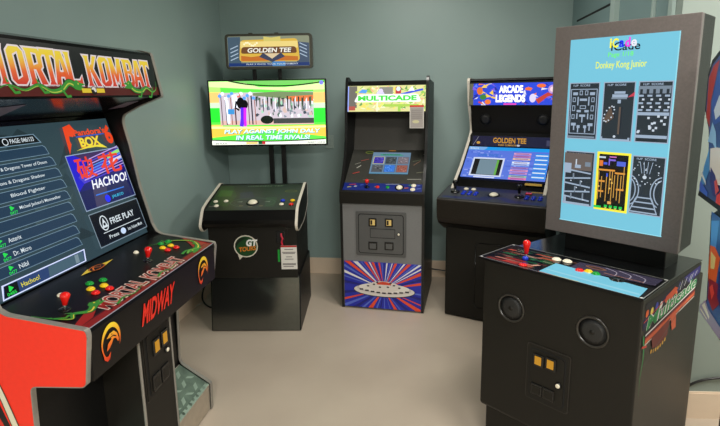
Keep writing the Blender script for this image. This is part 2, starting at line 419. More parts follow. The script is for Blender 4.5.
# ------------------------------------------------------------ 1. fighting game cabinet on the left
MW = 0.938
mk = thing('arcade_cabinet', 'wide arcade cabinet with red side, tilted game-list screen, yellow and orange lettered marquee, at left', 'arcade cabinet', (-0.842, 1.424, 0), 81.68)
prof = [(.081, .006), (.077, .150), (.24, .255), (.226, .62), (.222, .700), (.036, .712), (.024, .722), (0, .885), (.004, .905), (.274, .940), (.300, .955), (.318, .99), (.332, 1.046), (.366, 1.181),
        (.397, 1.377), (.421, 1.485), (.414, 1.52), (.33, 1.56), (.208, 1.604), (.246, 1.800), (.30, 1.815), (.70, 1.80), (.735, 1.74), (.74, .006)]
prof = rounded(prof, [0, .01, .03, 0, .02, .02, .01, .02, .02, .05, 0, 0, 0, 0, 0, .02, .02, 0, .01, .01, .02, .05, .02, 0])
TH = .018
for x0 in (0, MW - TH):
    q = MB().prism(prof, 'x', x0, x0 + TH, 'red_laminate' if x0 == 0 else 'black_vinyl')
    if x0 == 0:   # white and black strokes of the side art on the near outer face
        a = Art(q, (-.0004, 0, 0), (0, -1, 0), (0, 0, 1), .0002)
        a.poly([(-.345, .63), (-.318, .553), (-.29, .47), (-.44, .47), (-.44, .70)], S_(14, 12, 12)); a.poly([(-.36, .60), (-.335, .54), (-.32, .47), (-.41, .47)], S_(212, 46, 26))
        a.poly([(-.37, .77), (-.332, .705), (-.316, .66), (-.283, .553), (-.25, .47), (-.286, .47), (-.313, .553), (-.338, .64), (-.38, .77)], S_(60, 50, 30))
        a.poly([(-.37, .76), (-.334, .70), (-.320, .66), (-.287, .553), (-.255, .47), (-.282, .47), (-.309, .553), (-.334, .64), (-.377, .76)], S_(226, 220, 196))
        a.poly([(-.62, .78), (-.56, 1.30), (-.49, 1.20), (-.55, .95), (-.48, .78)], S_(14, 12, 12))
    o = q.build('side_panel', mk)
    if x0 == 0: o['label'] = 'bright red side panel with silver edge'
    MB().ribbon(prof[:-2], x0 + (-.001 if x0 == 0 else -.0005), x0 + TH + .0008, 'tmold_silver' if x0 == 0 else 'tmold_silver', .0016).build('edge_trim', mk)
i0, i1 = TH, MW - TH
# body
q = MB().box(i0, i1, .242, .26, .02, .76, 'black_vinyl').box(i0, i1, .70, .72, .006, 1.80, 'black_vinyl').box(i0, i1, .30, .70, 1.785, 1.797, 'black_vinyl')
q.prism([(.236, .700), (.036, .716), (.030, .74), (.25, .74)], 'x', i0, i1, 'black_vinyl')
q.build('body', mk)
# foot: sloping tread plate with kick front
q = MB().prism([(.086, .01), (.083, .143), (.24, .246), (.24, .01)], 'x', i0, i1, 'plate_metal')
a = Art(q, (i0, .0825, .1435), (1, 0, 0), (0, .157, .103), .0004)
a.rect(0, i1 - i0, .002, .185, 'plate_green'); a.rect(0, i1 - i0, .002, .022, 'plate_light')
for i in range(15):
    for j in range(3):
        x = .03 + i * .062 + (j % 2) * .031; y = .05 + j * .052
        if x < i1 - i0 - .03:
            s_ = 1 if (i + j) % 2 else -1
            a.poly([(x - .024, y - .014 * s_), (x - .004, y + .012), (x + .024, y + .014 * s_), (x + .004, y - .012)], 'plate_light', up=False)
for i in range(26): a.circ(.02 + i * .035, .014 + .006 * (i % 2), .009, 'plate_green', n=8, up=False)
q.build('foot_plate', mk)['label'] = 'green-grey tread plate foot'
# coin column
cx0, cx1 = .352, .594
q = MB().box(cx0 + .004, cx1 - .004, .076, .25, .004, .722, 'black_textured')
q.build('coin_box', mk)
for cx in (cx0, cx1 - .010):
    MB().box(cx, cx + .010, .0715, .080, .002, .722, 'tmold_silver', .002).build('edge_trim', mk)
coin_door(mk, .372, .574, .40, .70, .076, 'black_textured', [(.453, .610, .050, .070), (.515, .615, .050, .070)], 'amber_insert', (.526, .555), [(.435, .465, .055, .07), (.50, .467, .055, .07)], fx=(.016, .016))
# control panel
SLv = Vector((0, .35, .05)).normalized(); PN = Vector((1, 0, 0)).cross(SLv)
q = MB().prism([(.010, .724), (.004, .888), (.008, .899), (.33, .948), (.33, .72)], 'x', i0, i1, 'panel_black')
a = Art(q, (0, .008, .9006), (1, 0, 0), (0, .35, .0526), .00005)
red = S_(150, 30, 22); grn = S_(52, 132, 44); dgr = S_(14, 50, 22); yel = S_(226, 196, 60); drk = S_(60, 14, 12)
a.rect(i0, i1, .001, .030, S_(128, 24, 18)); a.rect(i0, i1, .030, .036, drk)
a.poly([(i0, .03), (.09, .035), (.14, .06), (.10, .075), (i0, .05)], red); a.poly([(i1, .03), (.86, .035), (.82, .05), (.86, .09), (i1, .16)], red)
for s_, dx, dy in ((S_(46, 14, 12), .006, -.006), (S_(206, 188, 176), 0, 0)):
    a.text('MORTAL', .150 + dx, .405 + dx, .022 + dy, .094 + dy, s_, .055); a.text('KOMBAT', .427 + dx, .680 + dx, .012 + dy, .086 + dy, s_, .055)
    if s_ is not None: pass
a.text('MORTAL', .154, .401, .027, .089, S_(160, 40, 28), .008); a.text('KOMBAT', .431, .676, .017, .081, S_(160, 40, 28), .008)
for s0 in (.20, .46):
    a.curve([(s0, .022), (s0 + .05, .034), (s0 + .10, .020), (s0 + .16, .032), (s0 + .2, .024)], .010, grn, True)
dragon(a, [(.165, .085), (.120, .070), (.085, .10), (.055, .085), (.035, .13), (.024, .20)], .026, grn, yel, dgr)
dragon(a, [(.80, .030), (.86, .050), (.90, .10), (.875, .16), (.83, .20), (.78, .215), (.75, .235)], .026, grn, yel, dgr, -1)
a.curve([(.72, .055), (.77, .060), (.82, .03)], .012, grn); a.curve([(.74, .04), (.79, .05), (.84, .022)], .010, S_(96, 160, 60))
# emblem in the middle of the panel
a.poly([(.345, .268), (.40, .285), (.54, .268), (.46, .252)], yel); a.circ(.437, .268, .044, S_(20, 14, 12), .020); a.arc(.437, .268, .042, .018, .003, S_(220, 110, 30)); a.curve([(.41, .262), (.43, .278), (.45, .262), (.462, .272)], .007, S_(220, 110, 30), True)
a.rect(i0, i1, -.0035, .0015, S_(150, 146, 160))
# front strip of the panel
a = Art(q, (0, .0075, .73), (1, 0, 0), (0, -.005, .158), .0002)
a.text('MIDWAY', .288, .515, .045, .128, S_(216, 40, 22), .03, shear=.25)
for cx in (.112, .79):
    cz = .085; gr = mat('emblem_print', (220, 120, 30), .35, grad=(.75, .87, [(0, (206, 34, 20)), (.5, (226, 110, 30)), (1, (236, 206, 50))]))
    a.arc(cx, cz, .050, .062, .017, gr, 205, -35, 30, True); a.arc(cx, cz, .050, .062, .006, gr, 100, 262, 24, True)
    a.poly([(cx - .046, cz - .022), (cx - .036, cz - .040), (cx - .022, cz - .046), (cx - .006, cz - .036), (cx - .012, cz - .054), (cx - .026, cz - .062), (cx - .040, cz - .050)], gr)
    a.poly([(cx - .026, cz - .026), (cx - .018, cz - .004), (cx + .002, cz + .006), (cx - .008, cz + .014), (cx - .024, cz + .016), (cx - .006, cz + .028), (cx + .016, cz + .028), (cx + .032, cz + .012), (cx + .040, cz - .012), (cx + .034, cz - .020), (cx + .024, cz - .002), (cx + .012, cz + .002), (cx + .000, cz - .012), (cx - .012, cz - .022)], gr)
    a.line([(cx - .020, cz + .010), (cx + .010, cz + .014), (cx + .026, cz + .004)], .004, S_(20, 14, 12)); a.circ(cx + .004, cz + .021, .0025, S_(20, 14, 12), n=8)
cp = q.build('control_panel', mk)
def mkp(x, s_): return Vector((x, .008, .9006)) + SLv * s_
joystick(cp, mkp(.103, .146), (0, -.15, 1), 'red_plastic', .058); joystick(cp, mkp(.59, .143), (0, -.15, 1), 'red_plastic', .060)
for x, y, m in ((.243, .135, 'red_plastic'), (.292, .115, 'red_plastic'), (.262, .168, 'yellow_plastic'), (.305, .146, 'yellow_plastic'), (.300, .200, 'green_plastic'), (.345, .178, 'green_plastic'),
                (.738, .134, 'red_plastic'), (.785, .118, 'red_plastic'), (.752, .166, 'yellow_plastic'), (.795, .150, 'yellow_plastic'), (.795, .200, 'green_plastic'), (.838, .186, 'green_plastic')):
    button(cp, mkp(x, y), PN, m, .0150)
for x, y in ((.180, .222), (.648, .232)): button(cp, mkp(x, y), PN, 'white_plastic', .012)
# screen
SO = Vector((0, .33, .93)); SV = Vector((0, .17, .59)).normalized()
q = MB().prism([(.338, .925), (.513, 1.53), (.56, 1.53), (.40, .925)], 'x', i0, i1, 'black_gloss')
bz = q.build('screen_bezel', mk)
q = MB(); a = Art(q, SO - Vector((0, 1, -.288)).normalized() * .0004 + Vector((0, -.002, 0)), (1, 0, 0), SV, .0001)
bg = E_(52, 74, 82, .8); rowc = E_(34, 58, 80, 1); ln = E_(120, 150, 170, .9); wh = E_(214, 226, 232, 1.0); grl = E_(40, 220, 80, 1.0)
a.rect(.03, .905, .025, .60, bg); random.seed(5)
for i in range(26):
    x, y = random.uniform(.03, .8), random.uniform(.05, .55); a.clip = (.03, .905, .025, .60)
    a.poly([(x, y), (x + random.uniform(.03, .12), y + random.uniform(-.03, .03)), (x + random.uniform(.02, .1), y + random.uniform(.02, .09))], E_(*random.choice([(40, 58, 64), (66, 88, 92), (44, 66, 76)]), .8))
a.clip = None
def par(x0, x1, y0, y1, m, cut=.018):
    a.poly([(x0, y0), (x1, y0), (x1 - cut * .4, y1 - .008), (x1 - cut, y1), (x0 + .01, y1)], m)
a.poly([(.05, .525), (.468, .525), (.444, .562), (.07, .562)], ln); a.poly([(.053, .528), (.460, .528), (.440, .559), (.073, .559)], E_(8, 12, 16, 1))
a.circ(.305, .543, .013, wh); a.circ(.305, .543, .010, E_(8, 12, 16, 1)); a.text('PAGE: 046/133', .325, .435, .535, .552, wh, .01)
names = ['Dungeons & Dragons', 'Dungeons & Dragons: Tower of Doom', 'Dungeons & Dragons: Shadow', 'Blood Fighter', "Michael Jackson's Moonwalker", 'Warriors', 'Asterix', 'Dr. Micro', 'Nibl']
yy = .473
for i, nm in enumerate(names):
    y0 = .476 - i * .0475; xe = [.484, .498, .505, .508, .505, .500, .490, .480, .470][i]; xs = [.05] * 9
    par(xs[i], xe, y0, y0 + .038, ln); par(xs[i] + .003, xe - .003, y0 + .002, y0 + .036, rowc)
    x0 = [.12, .20, .20, .24, .255, .25, .16, .16, .16][i]; x1 = [.36, .455, .42, .40, .455, .40, .215, .235, .20][i]
    if i == 0: continue
    if i == 5: continue
    a.text(nm, x0 - (.04 if i < 3 else 0), x1, y0 + .010, y0 + .026, wh, .008)
    if i > 4 or i == 4:
        gx = x0 - .045; a.text('0477', gx, gx + .032, y0 + .003, y0 + .014, grl, .01); a.rect(gx + .006, gx + .012, y0 + .017, y0 + .032, grl); a.poly([(gx + .010, y0 + .018), (gx + .024, y0 + .024), (gx + .010, y0 + .034)], grl)
# selected row
a.poly([(.055, .030), (.455, .030), (.468, .078), (.07, .078)], E_(210, 220, 255, 1.1)); a.poly([(.061, .034), (.449, .034), (.461, .074), (.076, .074)], E_(44, 66, 110, 1))
a.poly([(.065, .036), (.125, .036), (.130, .072), (.078, .072)], E_(8, 14, 16, 1)); a.text('0485', .078, .115, .037, .048, grl, .01); a.poly([(.088, .050), (.094, .050), (.110, .058), (.094, .070)], grl)
a.text('Hachoo!', .14, .22, .045, .062, E_(226, 214, 60, 1), .008)
a.poly([(.26, .036), (.445, .036), (.452, .072), (.27, .072)], E_(70, 96, 110, 1)); a.poly([(.40, .038), (.42, .038), (.425, .070), (.405, .070)], E_(120, 140, 150, 1))
# box logo
ogr = E_(232, 70, 30, 1.0); ylw = E_(236, 220, 60, 1.0)
a.poly([(.585, .458), (.615, .50), (.600, .575), (.645, .585), (.665, .555), (.640, .530), (.618, .535), (.605, .49)], ogr)
a.text('Pandora\'s', .648, .855, .532, .560, ogr, .03); a.text('BOX', .665, .80, .478, .524, E_(236, 150, 40, 1), .05); a.text('BOX', .668, .797, .482, .521, ylw, .03)
a.text('6', .845, .895, .478, .568, ogr, .05); a.poly([(.63, .470), (.70, .482), (.80, .482), (.83, .462), (.76, .474), (.70, .474)], ylw)
a.line([(.655, .528), (.84, .528)], .004, E_(60, 90, 210, 1))
# preview picture
a.poly([(.552, .214), (.906, .214), (.906, .457), (.552, .457)], E_(150, 170, 200, .9)); a.rect(.556, .902, .218, .453, E_(20, 20, 110, 1))
a.rect(.556, .902, .218, .30, E_(20, 26, 84, 1)); a.poly([(.556, .30), (.62, .34), (.66, .42), (.60, .453), (.556, .453)], E_(28, 20, 200, 1)); a.poly([(.60, .453), (.902, .453), (.902, .40), (.80, .42), (.70, .40)], E_(60, 40, 90, 1))
a.poly([(.58, .36), (.902, .44), (.902, .40), (.60, .33)], E_(70, 60, 200, 1)); a.poly([(.62, .218), (.70, .218), (.73, .30), (.64, .31)], E_(66, 60, 96, 1))
for i in range(9):
    y = .33 + i * .012; a.line([(.60 + i * .01, y), (.90, y + .035)], .004, E_(*random.choice([(120, 120, 240), (90, 150, 240), (190, 160, 240), (80, 60, 220)]), 1))
a.line([(.80, .42), (.90, .44)], .016, E_(150, 230, 120, 1)); a.line([(.80, .395), (.90, .41)], .012, E_(230, 210, 230, 1))
a.text('破', .585, .700, .345, .440, E_(230, 60, 44, 1), .02); a.text('花', .735, .880, .345, .440, E_(230, 60, 44, 1), .02)
a.text('HACHOO!', .635, .885, .292, .338, E_(30, 30, 120, 1), .05, shear=.25); a.text('HACHOO!', .637, .882, .295, .335, E_(240, 244, 250, 1.1), .02, shear=.25)
a.line([(.64, .268), (.84, .268)], .005, E_(50, 120, 230, 1)); a.circ(.705, .240, .017, E_(30, 40, 250, 1.1)); a.text('JALECO', .735, .82, .232, .248, E_(60, 190, 230, 1), .02)
# free play box
a.rect(.552, .900, .050, .200, E_(130, 150, 165, .9)); a.rect(.556, .896, .054, .196, E_(10, 16, 26, 1))
a.circ(.625, .145, .026, wh, .034); a.circ(.625, .145, .021, E_(10, 16, 26, 1), .029); a.poly([(.606, .125), (.644, .125), (.625, .168)], wh); a.circ(.625, .14, .007, E_(10, 16, 26, 1))
a.text('FREE PLAY', .665, .84, .128, .156, wh, .015); a.line([(.60, .104), (.87, .104)], .003, wh)
a.text('Press', .625, .69, .072, .088, wh, .01); a.circ(.725, .081, .018, E_(200, 220, 250, 1), .014); a.text('into Volume Mode', .76, .87, .073, .088, wh, .01)
# the lit marquee and the shelf mirrored faintly in the glass is left to the renderer
q.build('screen', bz)
# panel under the marquee with two muted purple quads
q = MB().prism([(.235, 1.604), (.50, 1.528), (.50, 1.56), (.24, 1.64)], 'x', i0, i1, 'black_gloss')
a = Art(q, (0, .235, 1.604), (1, 0, 0), (0, .265, -.076), .0005)
a.U = Vector((1, 0, 0)); a.N = Vector((0, -.076, -.265)).normalized()
gm = mat('quad_purple', (110, 100, 116), .5, noise=.4, nscale=500)
q2 = q.build('speaker_panel', mk)
q = MB(); a = Art(q, (0, .235, 1.6035), (1, 0, 0), (0, .265, -.076)); a.N = Vector((0, -.076, -.265)).normalized(); a.k = 8
for pts in ([(.905, .165), (.870, .060), (.80, .075), (.82, .19)], [(.10, .20), (.13, .09), (.22, .06), (.25, .20)]):
    q = MB(); q.bm.faces.new([q.bm.verts.new(a.P(*p)) for p in pts]).material_index = q.mi(gm); q.build('purple_quad', q2)
# marquee
q = MB().prism([(.220, 1.606), (.250, 1.798), (.30, 1.812), (.30, 1.606)], 'x', i0, i1, 'black_gloss')
mo = Vector((0, .2185, 1.608)); mv = Vector((0, .025, .177)).normalized()
a = Art(q, mo, (1, 0, 0), mv, .00018)
K = .50
blk = mat('marquee_black', (16, 26, 22), .3, emit=.5); mar = E_(104, 26, 20, K, .3)
a.rect(i0, i1, .004, .180, E_(18, 24, 22, K, .3)); a.rect(i0, i1, .004, .040, mar)
whm = E_(240, 226, 226, .75, .3)
gm = mat('marquee_letter', (240, 160, 40), .3, emit=.85, grad=(1.650, 1.765, [(0, (206, 34, 16)), (.35, (232, 96, 30)), (.72, (240, 200, 50)), (1, (240, 214, 40))]))
def stem(x, w_, y0, y1, f=.35, top=True, bot=True):
    ft = w_ * f; h_ = (y1 - y0) * .10
    pts = [(x - (ft if bot else 0), y0), (x + w_ + (ft if bot else 0), y0), (x + w_, y0 + h_), (x + w_, y1 - h_), (x + w_ + (ft * .5 if top else 0), y1), (x - (ft if top else 0), y1), (x, y1 - h_), (x, y0 + h_)]
    return pts
def letters(ch, x, w_, y0, y1):
    h_ = y1 - y0; t = w_ * .30; P = []; Hs = []
    if ch == 'M': P = [stem(x, t * .8, y0, y1), stem(x + w_ - t * .8, t * .8, y0, y1), [(x, y1), (x + t, y1), (x + w_ / 2 + t * .2, y0 + h_ * .25), (x + w_ / 2 - t * .3, y0 + h_ * .1)], [(x + w_, y1), (x + w_ - t, y1), (x + w_ / 2 - t * .2, y0 + h_ * .25), (x + w_ / 2 + t * .2, y0 + h_ * .1)]]
    if ch == 'O': P = [[(x + w_ * .22, y0), (x + w_ * .78, y0), (x + w_, y0 + h_ * .12), (x + w_, y1 - h_ * .12), (x + w_ * .78, y1), (x + w_ * .22, y1), (x, y1 - h_ * .12), (x, y0 + h_ * .12)]]; Hs = [[(x + w_ * .38, y0 + h_ * .16), (x + w_ * .62, y0 + h_ * .22), (x + w_ * .62, y1 - h_ * .16), (x + w_ * .38, y1 - h_ * .22)]]
    if ch == 'R': P = [stem(x, t, y0, y1), [(x + t * .6, y1), (x + w_ * .85, y1), (x + w_, y1 - h_ * .12), (x + w_ * .96, y0 + h_ * .50), (x + w_ * .78, y0 + h_ * .42), (x + t * .6, y0 + h_ * .42)], [(x + w_ * .45, y0 + h_ * .46), (x + w_ * .78, y0 + h_ * .46), (x + w_ * 1.08, y0), (x + w_ * .66, y0)]]; Hs = [[(x + w_ * .40, y0 + h_ * .56), (x + w_ * .64, y0 + h_ * .60), (x + w_ * .64, y1 - h_ * .16), (x + w_ * .40, y1 - h_ * .14)]]
    if ch == 'T': P = [stem(x + w_ / 2 - t / 2, t, y0, y1 - h_ * .05, top=False), [(x - w_ * .02, y1 + h_ * .01), (x + w_ * 1.02, y1 + h_ * .01), (x + w_ * 1.04, y1 - h_ * .26), (x + w_ * .86, y1 - h_ * .15), (x + w_ * .14, y1 - h_ * .15), (x - w_ * .04, y1 - h_ * .26)]]
    if ch == 'A': P = [[(x - w_ * .08, y0), (x + w_ * .26, y0), (x + w_ * .62, y1), (x + w_ * .30, y1)], [(x + w_ * .70, y0), (x + w_ * 1.1, y0), (x + w_ * .74, y1), (x + w_ * .40, y1)], [(x + w_ * .2, y0 + h_ * .24), (x + w_ * .8, y0 + h_ * .24), (x + w_ * .74, y0 + h_ * .38), (x + w_ * .26, y0 + h_ * .38)]]; Hs = [[(x + w_ * .40, y0 + h_ * .42), (x + w_ * .60, y0 + h_ * .42), (x + w_ * .52, y0 + h_ * .76)]]
    if ch == 'L': P = [stem(x, t, y0, y1), [(x + t * .5, y0), (x + w_ * 1.05, y0), (x + w_ * 1.08, y0 + h_ * .30), (x + w_ * .84, y0 + h_ * .15), (x + t * .5, y0 + h_ * .15)]]
    if ch == 'K': P = [stem(x, t, y0, y1), [(x + t, y0 + h_ * .44), (x + w_ * .74, y1), (x + w_ * 1.08, y1), (x + t * 1.6, y0 + h_ * .46)], [(x + t * .9, y0 + h_ * .62), (x + t * 1.6, y0 + h_ * .74), (x + w_ * 1.12, y0), (x + w_ * .70, y0)]]
    if ch == 'B': P = [stem(x, t, y0, y1), [(x + t * .5, y0), (x + w_ * .84, y0), (x + w_, y0 + h_ * .14), (x + w_, y0 + h_ * .42), (x + w_ * .86, y0 + h_ * .53), (x + w_ * .96, y0 + h_ * .62), (x + w_ * .94, y1 - h_ * .12), (x + w_ * .78, y1), (x + t * .5, y1)]]; Hs = [[(x + w_ * .40, y0 + h_ * .15), (x + w_ * .64, y0 + h_ * .20), (x + w_ * .64, y0 + h_ * .42), (x + w_ * .40, y0 + h_ * .46)], [(x + w_ * .40, y0 + h_ * .60), (x + w_ * .62, y0 + h_ * .62), (x + w_ * .60, y1 - h_ * .16), (x + w_ * .40, y1 - h_ * .14)]]
    return P, Hs
lay = []
for word, xs, w_, y0, y1 in (('MORTAL', [.006, .098, .172, .232, .284, .346], .062, .042, .158), ('KOMBAT', [.446, .520, .588, .678, .742, .806], .062, .040, .152)):
    for ch, x in zip(word, xs): lay.append(letters(ch, x + .006, w_ * (1.15 if ch == 'M' else 1), y0, y1))
for P, Hs in lay:
    for p in P: a.poly(inflate(p, .0055), whm, up=False)
a.k += 1
for P, Hs in lay:
    for p in P: a.poly(p, gm, up=False)
a.k += 1
for P, Hs in lay:
    for p in Hs: a.poly(inflate(p, .003), whm, up=False)
a.k += 1
for P, Hs in lay:
    for p in Hs: a.poly(inflate(p, -.0022), E_(14, 16, 16, K, .3), up=False)
g1 = E_(60, 150, 50, .75, .3); g2 = E_(200, 210, 80, .75, .3); g3 = E_(20, 60, 24, .6, .3)
dragon(a, [(.375, .038), (.34, .050), (.30, .026), (.25, .020), (.20, .040), (.14, .024), (.08, .040), (.03, .022)], .025, g1, g2, g3)
dragon(a, [(.70, .044), (.73, .024), (.78, .020), (.82, .036), (.86, .018), (.895, .030), (.905, .065)], .024, g1, g2, g3, -1)
a.rect(.395, .447, .014, .030, E_(230, 200, 50, .8, .3)); a.rect(.470, .522, .014, .030, E_(230, 200, 50, .8, .3))
a.circ(.460, .022, .016, E_(10, 10, 10, .6, .3)); a.circ(.460, .022, .0135, E_(226, 220, 210, .8, .3), a0=-20, a1=160); a.circ(.455, .0225, .004, E_(10, 10, 10, .6, .3)); a.circ(.466, .020, .004, E_(226, 220, 210, .8, .3))
q.build('marquee', mk)

# ------------------------------------------------------------ 2. golf cabinet, stand, television, sign
GW = .619
gt = thing('arcade_cabinet', 'low black golf arcade pedestal with white edge trim, standing before the television', 'arcade cabinet', (-1.039, 3.224, 0), -1.16)
q = MB().prism([(0, .004), (.055, .385), (.60, .385), (.60, .004)], 'x', 0, GW, 'black_vinyl')
q.prism([(.03, .375), (.03, .755), (.62, .755), (.60, .375)], 'x', .012, GW - .012, 'black_textured')
q.build('body', gt)
q = MB().prism([(-.006, .01), (.049, .378), (.051, .378), (-.002, .01)], 'x', .008, GW - .008, mat('satin_black', (112, 114, 110), .14, metal=.92, noise=.06, nscale=60)); q.build('kick_panel', gt)
sidep = rounded([(-.075, .765), (.0, .868), (.10, .895), (.43, .962), (.47, .955), (.50, .92), (.50, .80), (.30, .72), (-.03, .72)], [.03, .03, 0, .01, .02, .03, .04, .1, .03])
for x0 in (-.012, GW - .004):
    MB().prism(sidep, 'x', x0, x0 + .016, 'black_vinyl').build('side_wing', gt)
    k = MB().ribbon(sidep, x0 - .001, x0 + .017, 'tmold_white', .002, True); k.build('edge_trim', gt)
q = MB().prism([(-.02, .748), (-.045, .775), (-.045, .80), (.005, .855), (.42, .952), (.47, .95), (.49, .75)], 'x', .004, GW - .004, 'panel_black')
GO = Vector((0, .005, .8555)); GV = Vector((0, .415, .0970)).normalized(); GN = Vector((1, 0, 0)).cross(GV)
a = Art(q, GO, (1, 0, 0), GV, .00005)
a.clip = (.006, GW - .006, .002, .424)
a.rect(.006, GW - .006, .002, .424, S_(16, 24, 22)); a.poly([(.01, .09), (.14, .06), (.17, .22), (.10, .40), (.01, .40)], S_(22, 52, 24)); a.poly([(.03, .22), (.13, .22), (.12, .32), (.03, .33)], S_(40, 84, 30))
a.poly([(.20, .18), (.30, .20), (.26, .30), (.18, .28)], S_(22, 26, 50)); a.poly([(.40, .05), (.46, .05), (.46, .20), (.38, .2)], S_(24, 50, 30))
a.arc(.304, .118, .155, .075, .004, S_(60, 84, 70)); a.arc(.304, .118, .13, .060, .003, S_(40, 60, 60)); a.text('GOLDEN TEE', .21, .47, .385, .405, S_(90, 110, 90), .02); a.circ(.54, .30, .045, S_(90, 90, 40), .02); a.circ(.54, .30, .038, S_(30, 40, 24), .015)
for x in (.21, .40): a.poly([(x - .02, .13), (x + .02, .12), (x + .02, .14)], S_(110, 120, 110))
for x, y in ((.235, .066), (.30, .052), (.37, .064)): a.circ(x, y, .016, S_(96, 86, 60), .008)
a.line([(.02, .06), (.055, .06)], .008, S_(110, 110, 100))
a.clip = None
gp = q.build('control_panel', gt)
def gpt(x, y): return GO + GV * y
for x, y, m in ((.045, .134, 'white_plastic'), (.068, .066, 'white_plastic'), (.115, .140, 'white_plastic'), (.506, .140, 'blue_plastic'), (.573, .140, 'yellow_plastic'), (.506, .082, 'white_plastic'), (.571, .080, 'red_plastic')):
    p = GO + Vector((x, 0, 0)) + GV * y; button(gp, p, GN, m, .0165)
trackball(gp, GO + Vector((.304, 0, 0)) + GV * .114, GN, .033)
# round logo sticker
q = MB(); a = Art(q, (0, .0295, 0), (1, 0, 0), (0, 0, 1), .0003)
a.circ(.262, .60, .082, S_(214, 206, 190), .078); a.circ(.262, .60, .074, S_(28, 70, 34), .070); a.poly([(.205, .545), (.24, .53), (.215, .505)], S_(214, 206, 190))
a.arc(.25, .60, .06, .06, .02, S_(14, 30, 16), 60, 200, taper=True)
a.text('GT', .262, .335, .600, .648, S_(240, 240, 236), .05, shear=.15); a.text('TOURS', .215, .330, .560, .592, S_(222, 130, 40), .03, slope=.12)
q.build('logo_sticker', gt)
# coin slot with pink strap
q = MB().box(.474, .528, .024, .034, .625, .700, 'gap_black', .002); q.box(.47, .532, .027, .0335, .62, .705, 'black_plastic', .003); q.build('card_slot', gt)
MB().tube([(.505, .024, .69), (.508, .018, .67), (.515, .016, .655), (.508, .015, .635), (.512, .016, .612)], .006, S_(222, 40, 70)).build('pink_strap', gt)
MB().box(.476, .490, .026, .031, .49, .575, 'green_plastic').build('sticker', gt)
MB().box(.548, .552, .024, .031, .68, .735, 'black_plastic').box(.535, .570, .024, .030, .722, .727, 'black_plastic').build('latch', gt)
# price tag
tg = MB().box(-.054, .054, -.0015, .0015, -.167, 0, 'paper')
a = Art(tg, (0, -.0018, 0), (1, 0, 0), (0, 0, 1), .0002); a.rect(-.054, .054, -.012, 0, S_(180, 30, 26))
for y, x0, x1 in ((-.03, -.03, .03), (-.05, -.045, .045), (-.058, -.04, .04), (-.082, -.02, .02), (-.098, -.03, .03), (-.13, -.045, .045), (-.137, -.045, .045), (-.15, -.04, .03)): a.rect(x0, x1, y, y + .005, S_(110, 104, 104))
tg = tg.build('price_tag'); tag(tg, 'white price tag with red header hanging on the low golf pedestal', 'price tag')
ga = R(-1.16); tg.location = (-1.039 + .553 * math.cos(ga) - .0215 * math.sin(ga), 3.224 + .553 * math.sin(ga) + .0215 * math.cos(ga), .606); tg.rotation_euler = (0, 0, ga)
# stand
st = thing('television_stand', 'black twin-post stand behind the golf pedestal carrying television and sign', 'stand', tuple(gt.location + Vector((.37, .80, 0))), -1.16)
MB().box(-.20, .20, -.045, .10, 0, .03, 'black_vinyl', .006).build('base', st)
for x in (-.045, .055): MB().box(x - .018, x + .018, .0, .04, .03, 1.30, 'black_vinyl', .004).build('post', st)
for x in (-.145, .055): MB().box(x - .014, x + .014, -.01, .02, 1.25, 1.798, 'black_vinyl', .003).build('post', st)
for z in (1.30, 1.56): MB().box(-.18, .12, -.03, .0, z, z + .04, 'black_vinyl', .003).build('mount_bracket', st)
# television
tv = thing('television', 'wide flat television showing a bright green and orange golf game', 'television', tuple(gt.location + Vector((.333, .70, 1.207))), -1.16)
MB().box(-.458, .458, .0, .05, .0, .512, 'black_plastic', .004).box(-.25, .25, .05, .07, .1, .4, 'black_plastic', .01).build('housing', tv)
q = MB(); a = Art(q, (-.458, -.0008, 0), (1, 0, 0), (0, 0, 1), .00012); X, Y = .916, .512
T = 1.45
a.rect(.012, X - .012, .014, Y - .01, E_(90, 220, 70, T)); a.clip = (.012, X - .012, .014, Y - .01)
for y0, y1, c in ((.42, .50, (170, 235, 110)), (.34, .42, (240, 190, 110)), (.30, .34, (200, 240, 190)), (.13, .17, (240, 200, 90)), (.09, .13, (235, 150, 60)), (.19, .30, (40, 220, 50))):
    a.rect(.012, .10, y0, y1, E_(*c, T)); a.rect(X - .10, X - .012, y0 - .01, y1 - .01, E_(*c, T), False)
a.poly([(.012, .50), (.25, .50), (.40, .455), (.60, .452), (X, .48), (X, .43), (.60, .425), (.012, .46)], E_(210, 245, 160, T))
a.poly([(.16, .51), (.30, .485), (.50, .468), (.75, .475), (X, .50), (X, .51)], E_(110, 190, 90, T)); a.curve([(.16, .505), (.30, .478), (.50, .462), (.70, .466), (.90, .490)], .010, E_(20, 40, 16, 1))
a.poly([(.012, .15), (X, .16), (X, .07), (.50, .12), (.012, .07)], E_(244, 190, 70, T)); a.poly([(.012, .14), (.5, .135), (X, .14), (X, .155), (.5, .15), (.012, .158)], E_(250, 235, 160, T))
a.rect(.085, .815, .165, .415, E_(190, 180, 190, T)); a.rect(.085, .815, .165, .20, E_(206, 170, 160, T)); random.seed(11)
for i in range(70):
    x, y = random.uniform(.36, .80), random.uniform(.215, .37); w_ = random.uniform(.008, .03)
    a.poly([(x, y), (x + w_, y + .005), (x + w_ * .6, y + random.uniform(.01, .05)), (x - .004, y + .02)], E_(*random.choice([(120, 130, 140), (220, 224, 230), (90, 110, 100), (196, 170, 160), (60, 70, 80), (150, 200, 170)]), T), up=False); a.k += .2
a.poly([(.35, .41), (.55, .42), (.815, .41), (.815, .36), (.70, .355), (.50, .375), (.35, .39)], E_(110, 130, 90, T)); a.poly([(.60, .38), (.815, .39), (.815, .345), (.66, .34)], E_(206, 110, 60, T)); a.rect(.50, .815, .175, .215, E_(70, 74, 74, 1)); a.circ(.45, .205, .05, E_(20, 34, 26, 1), .032)
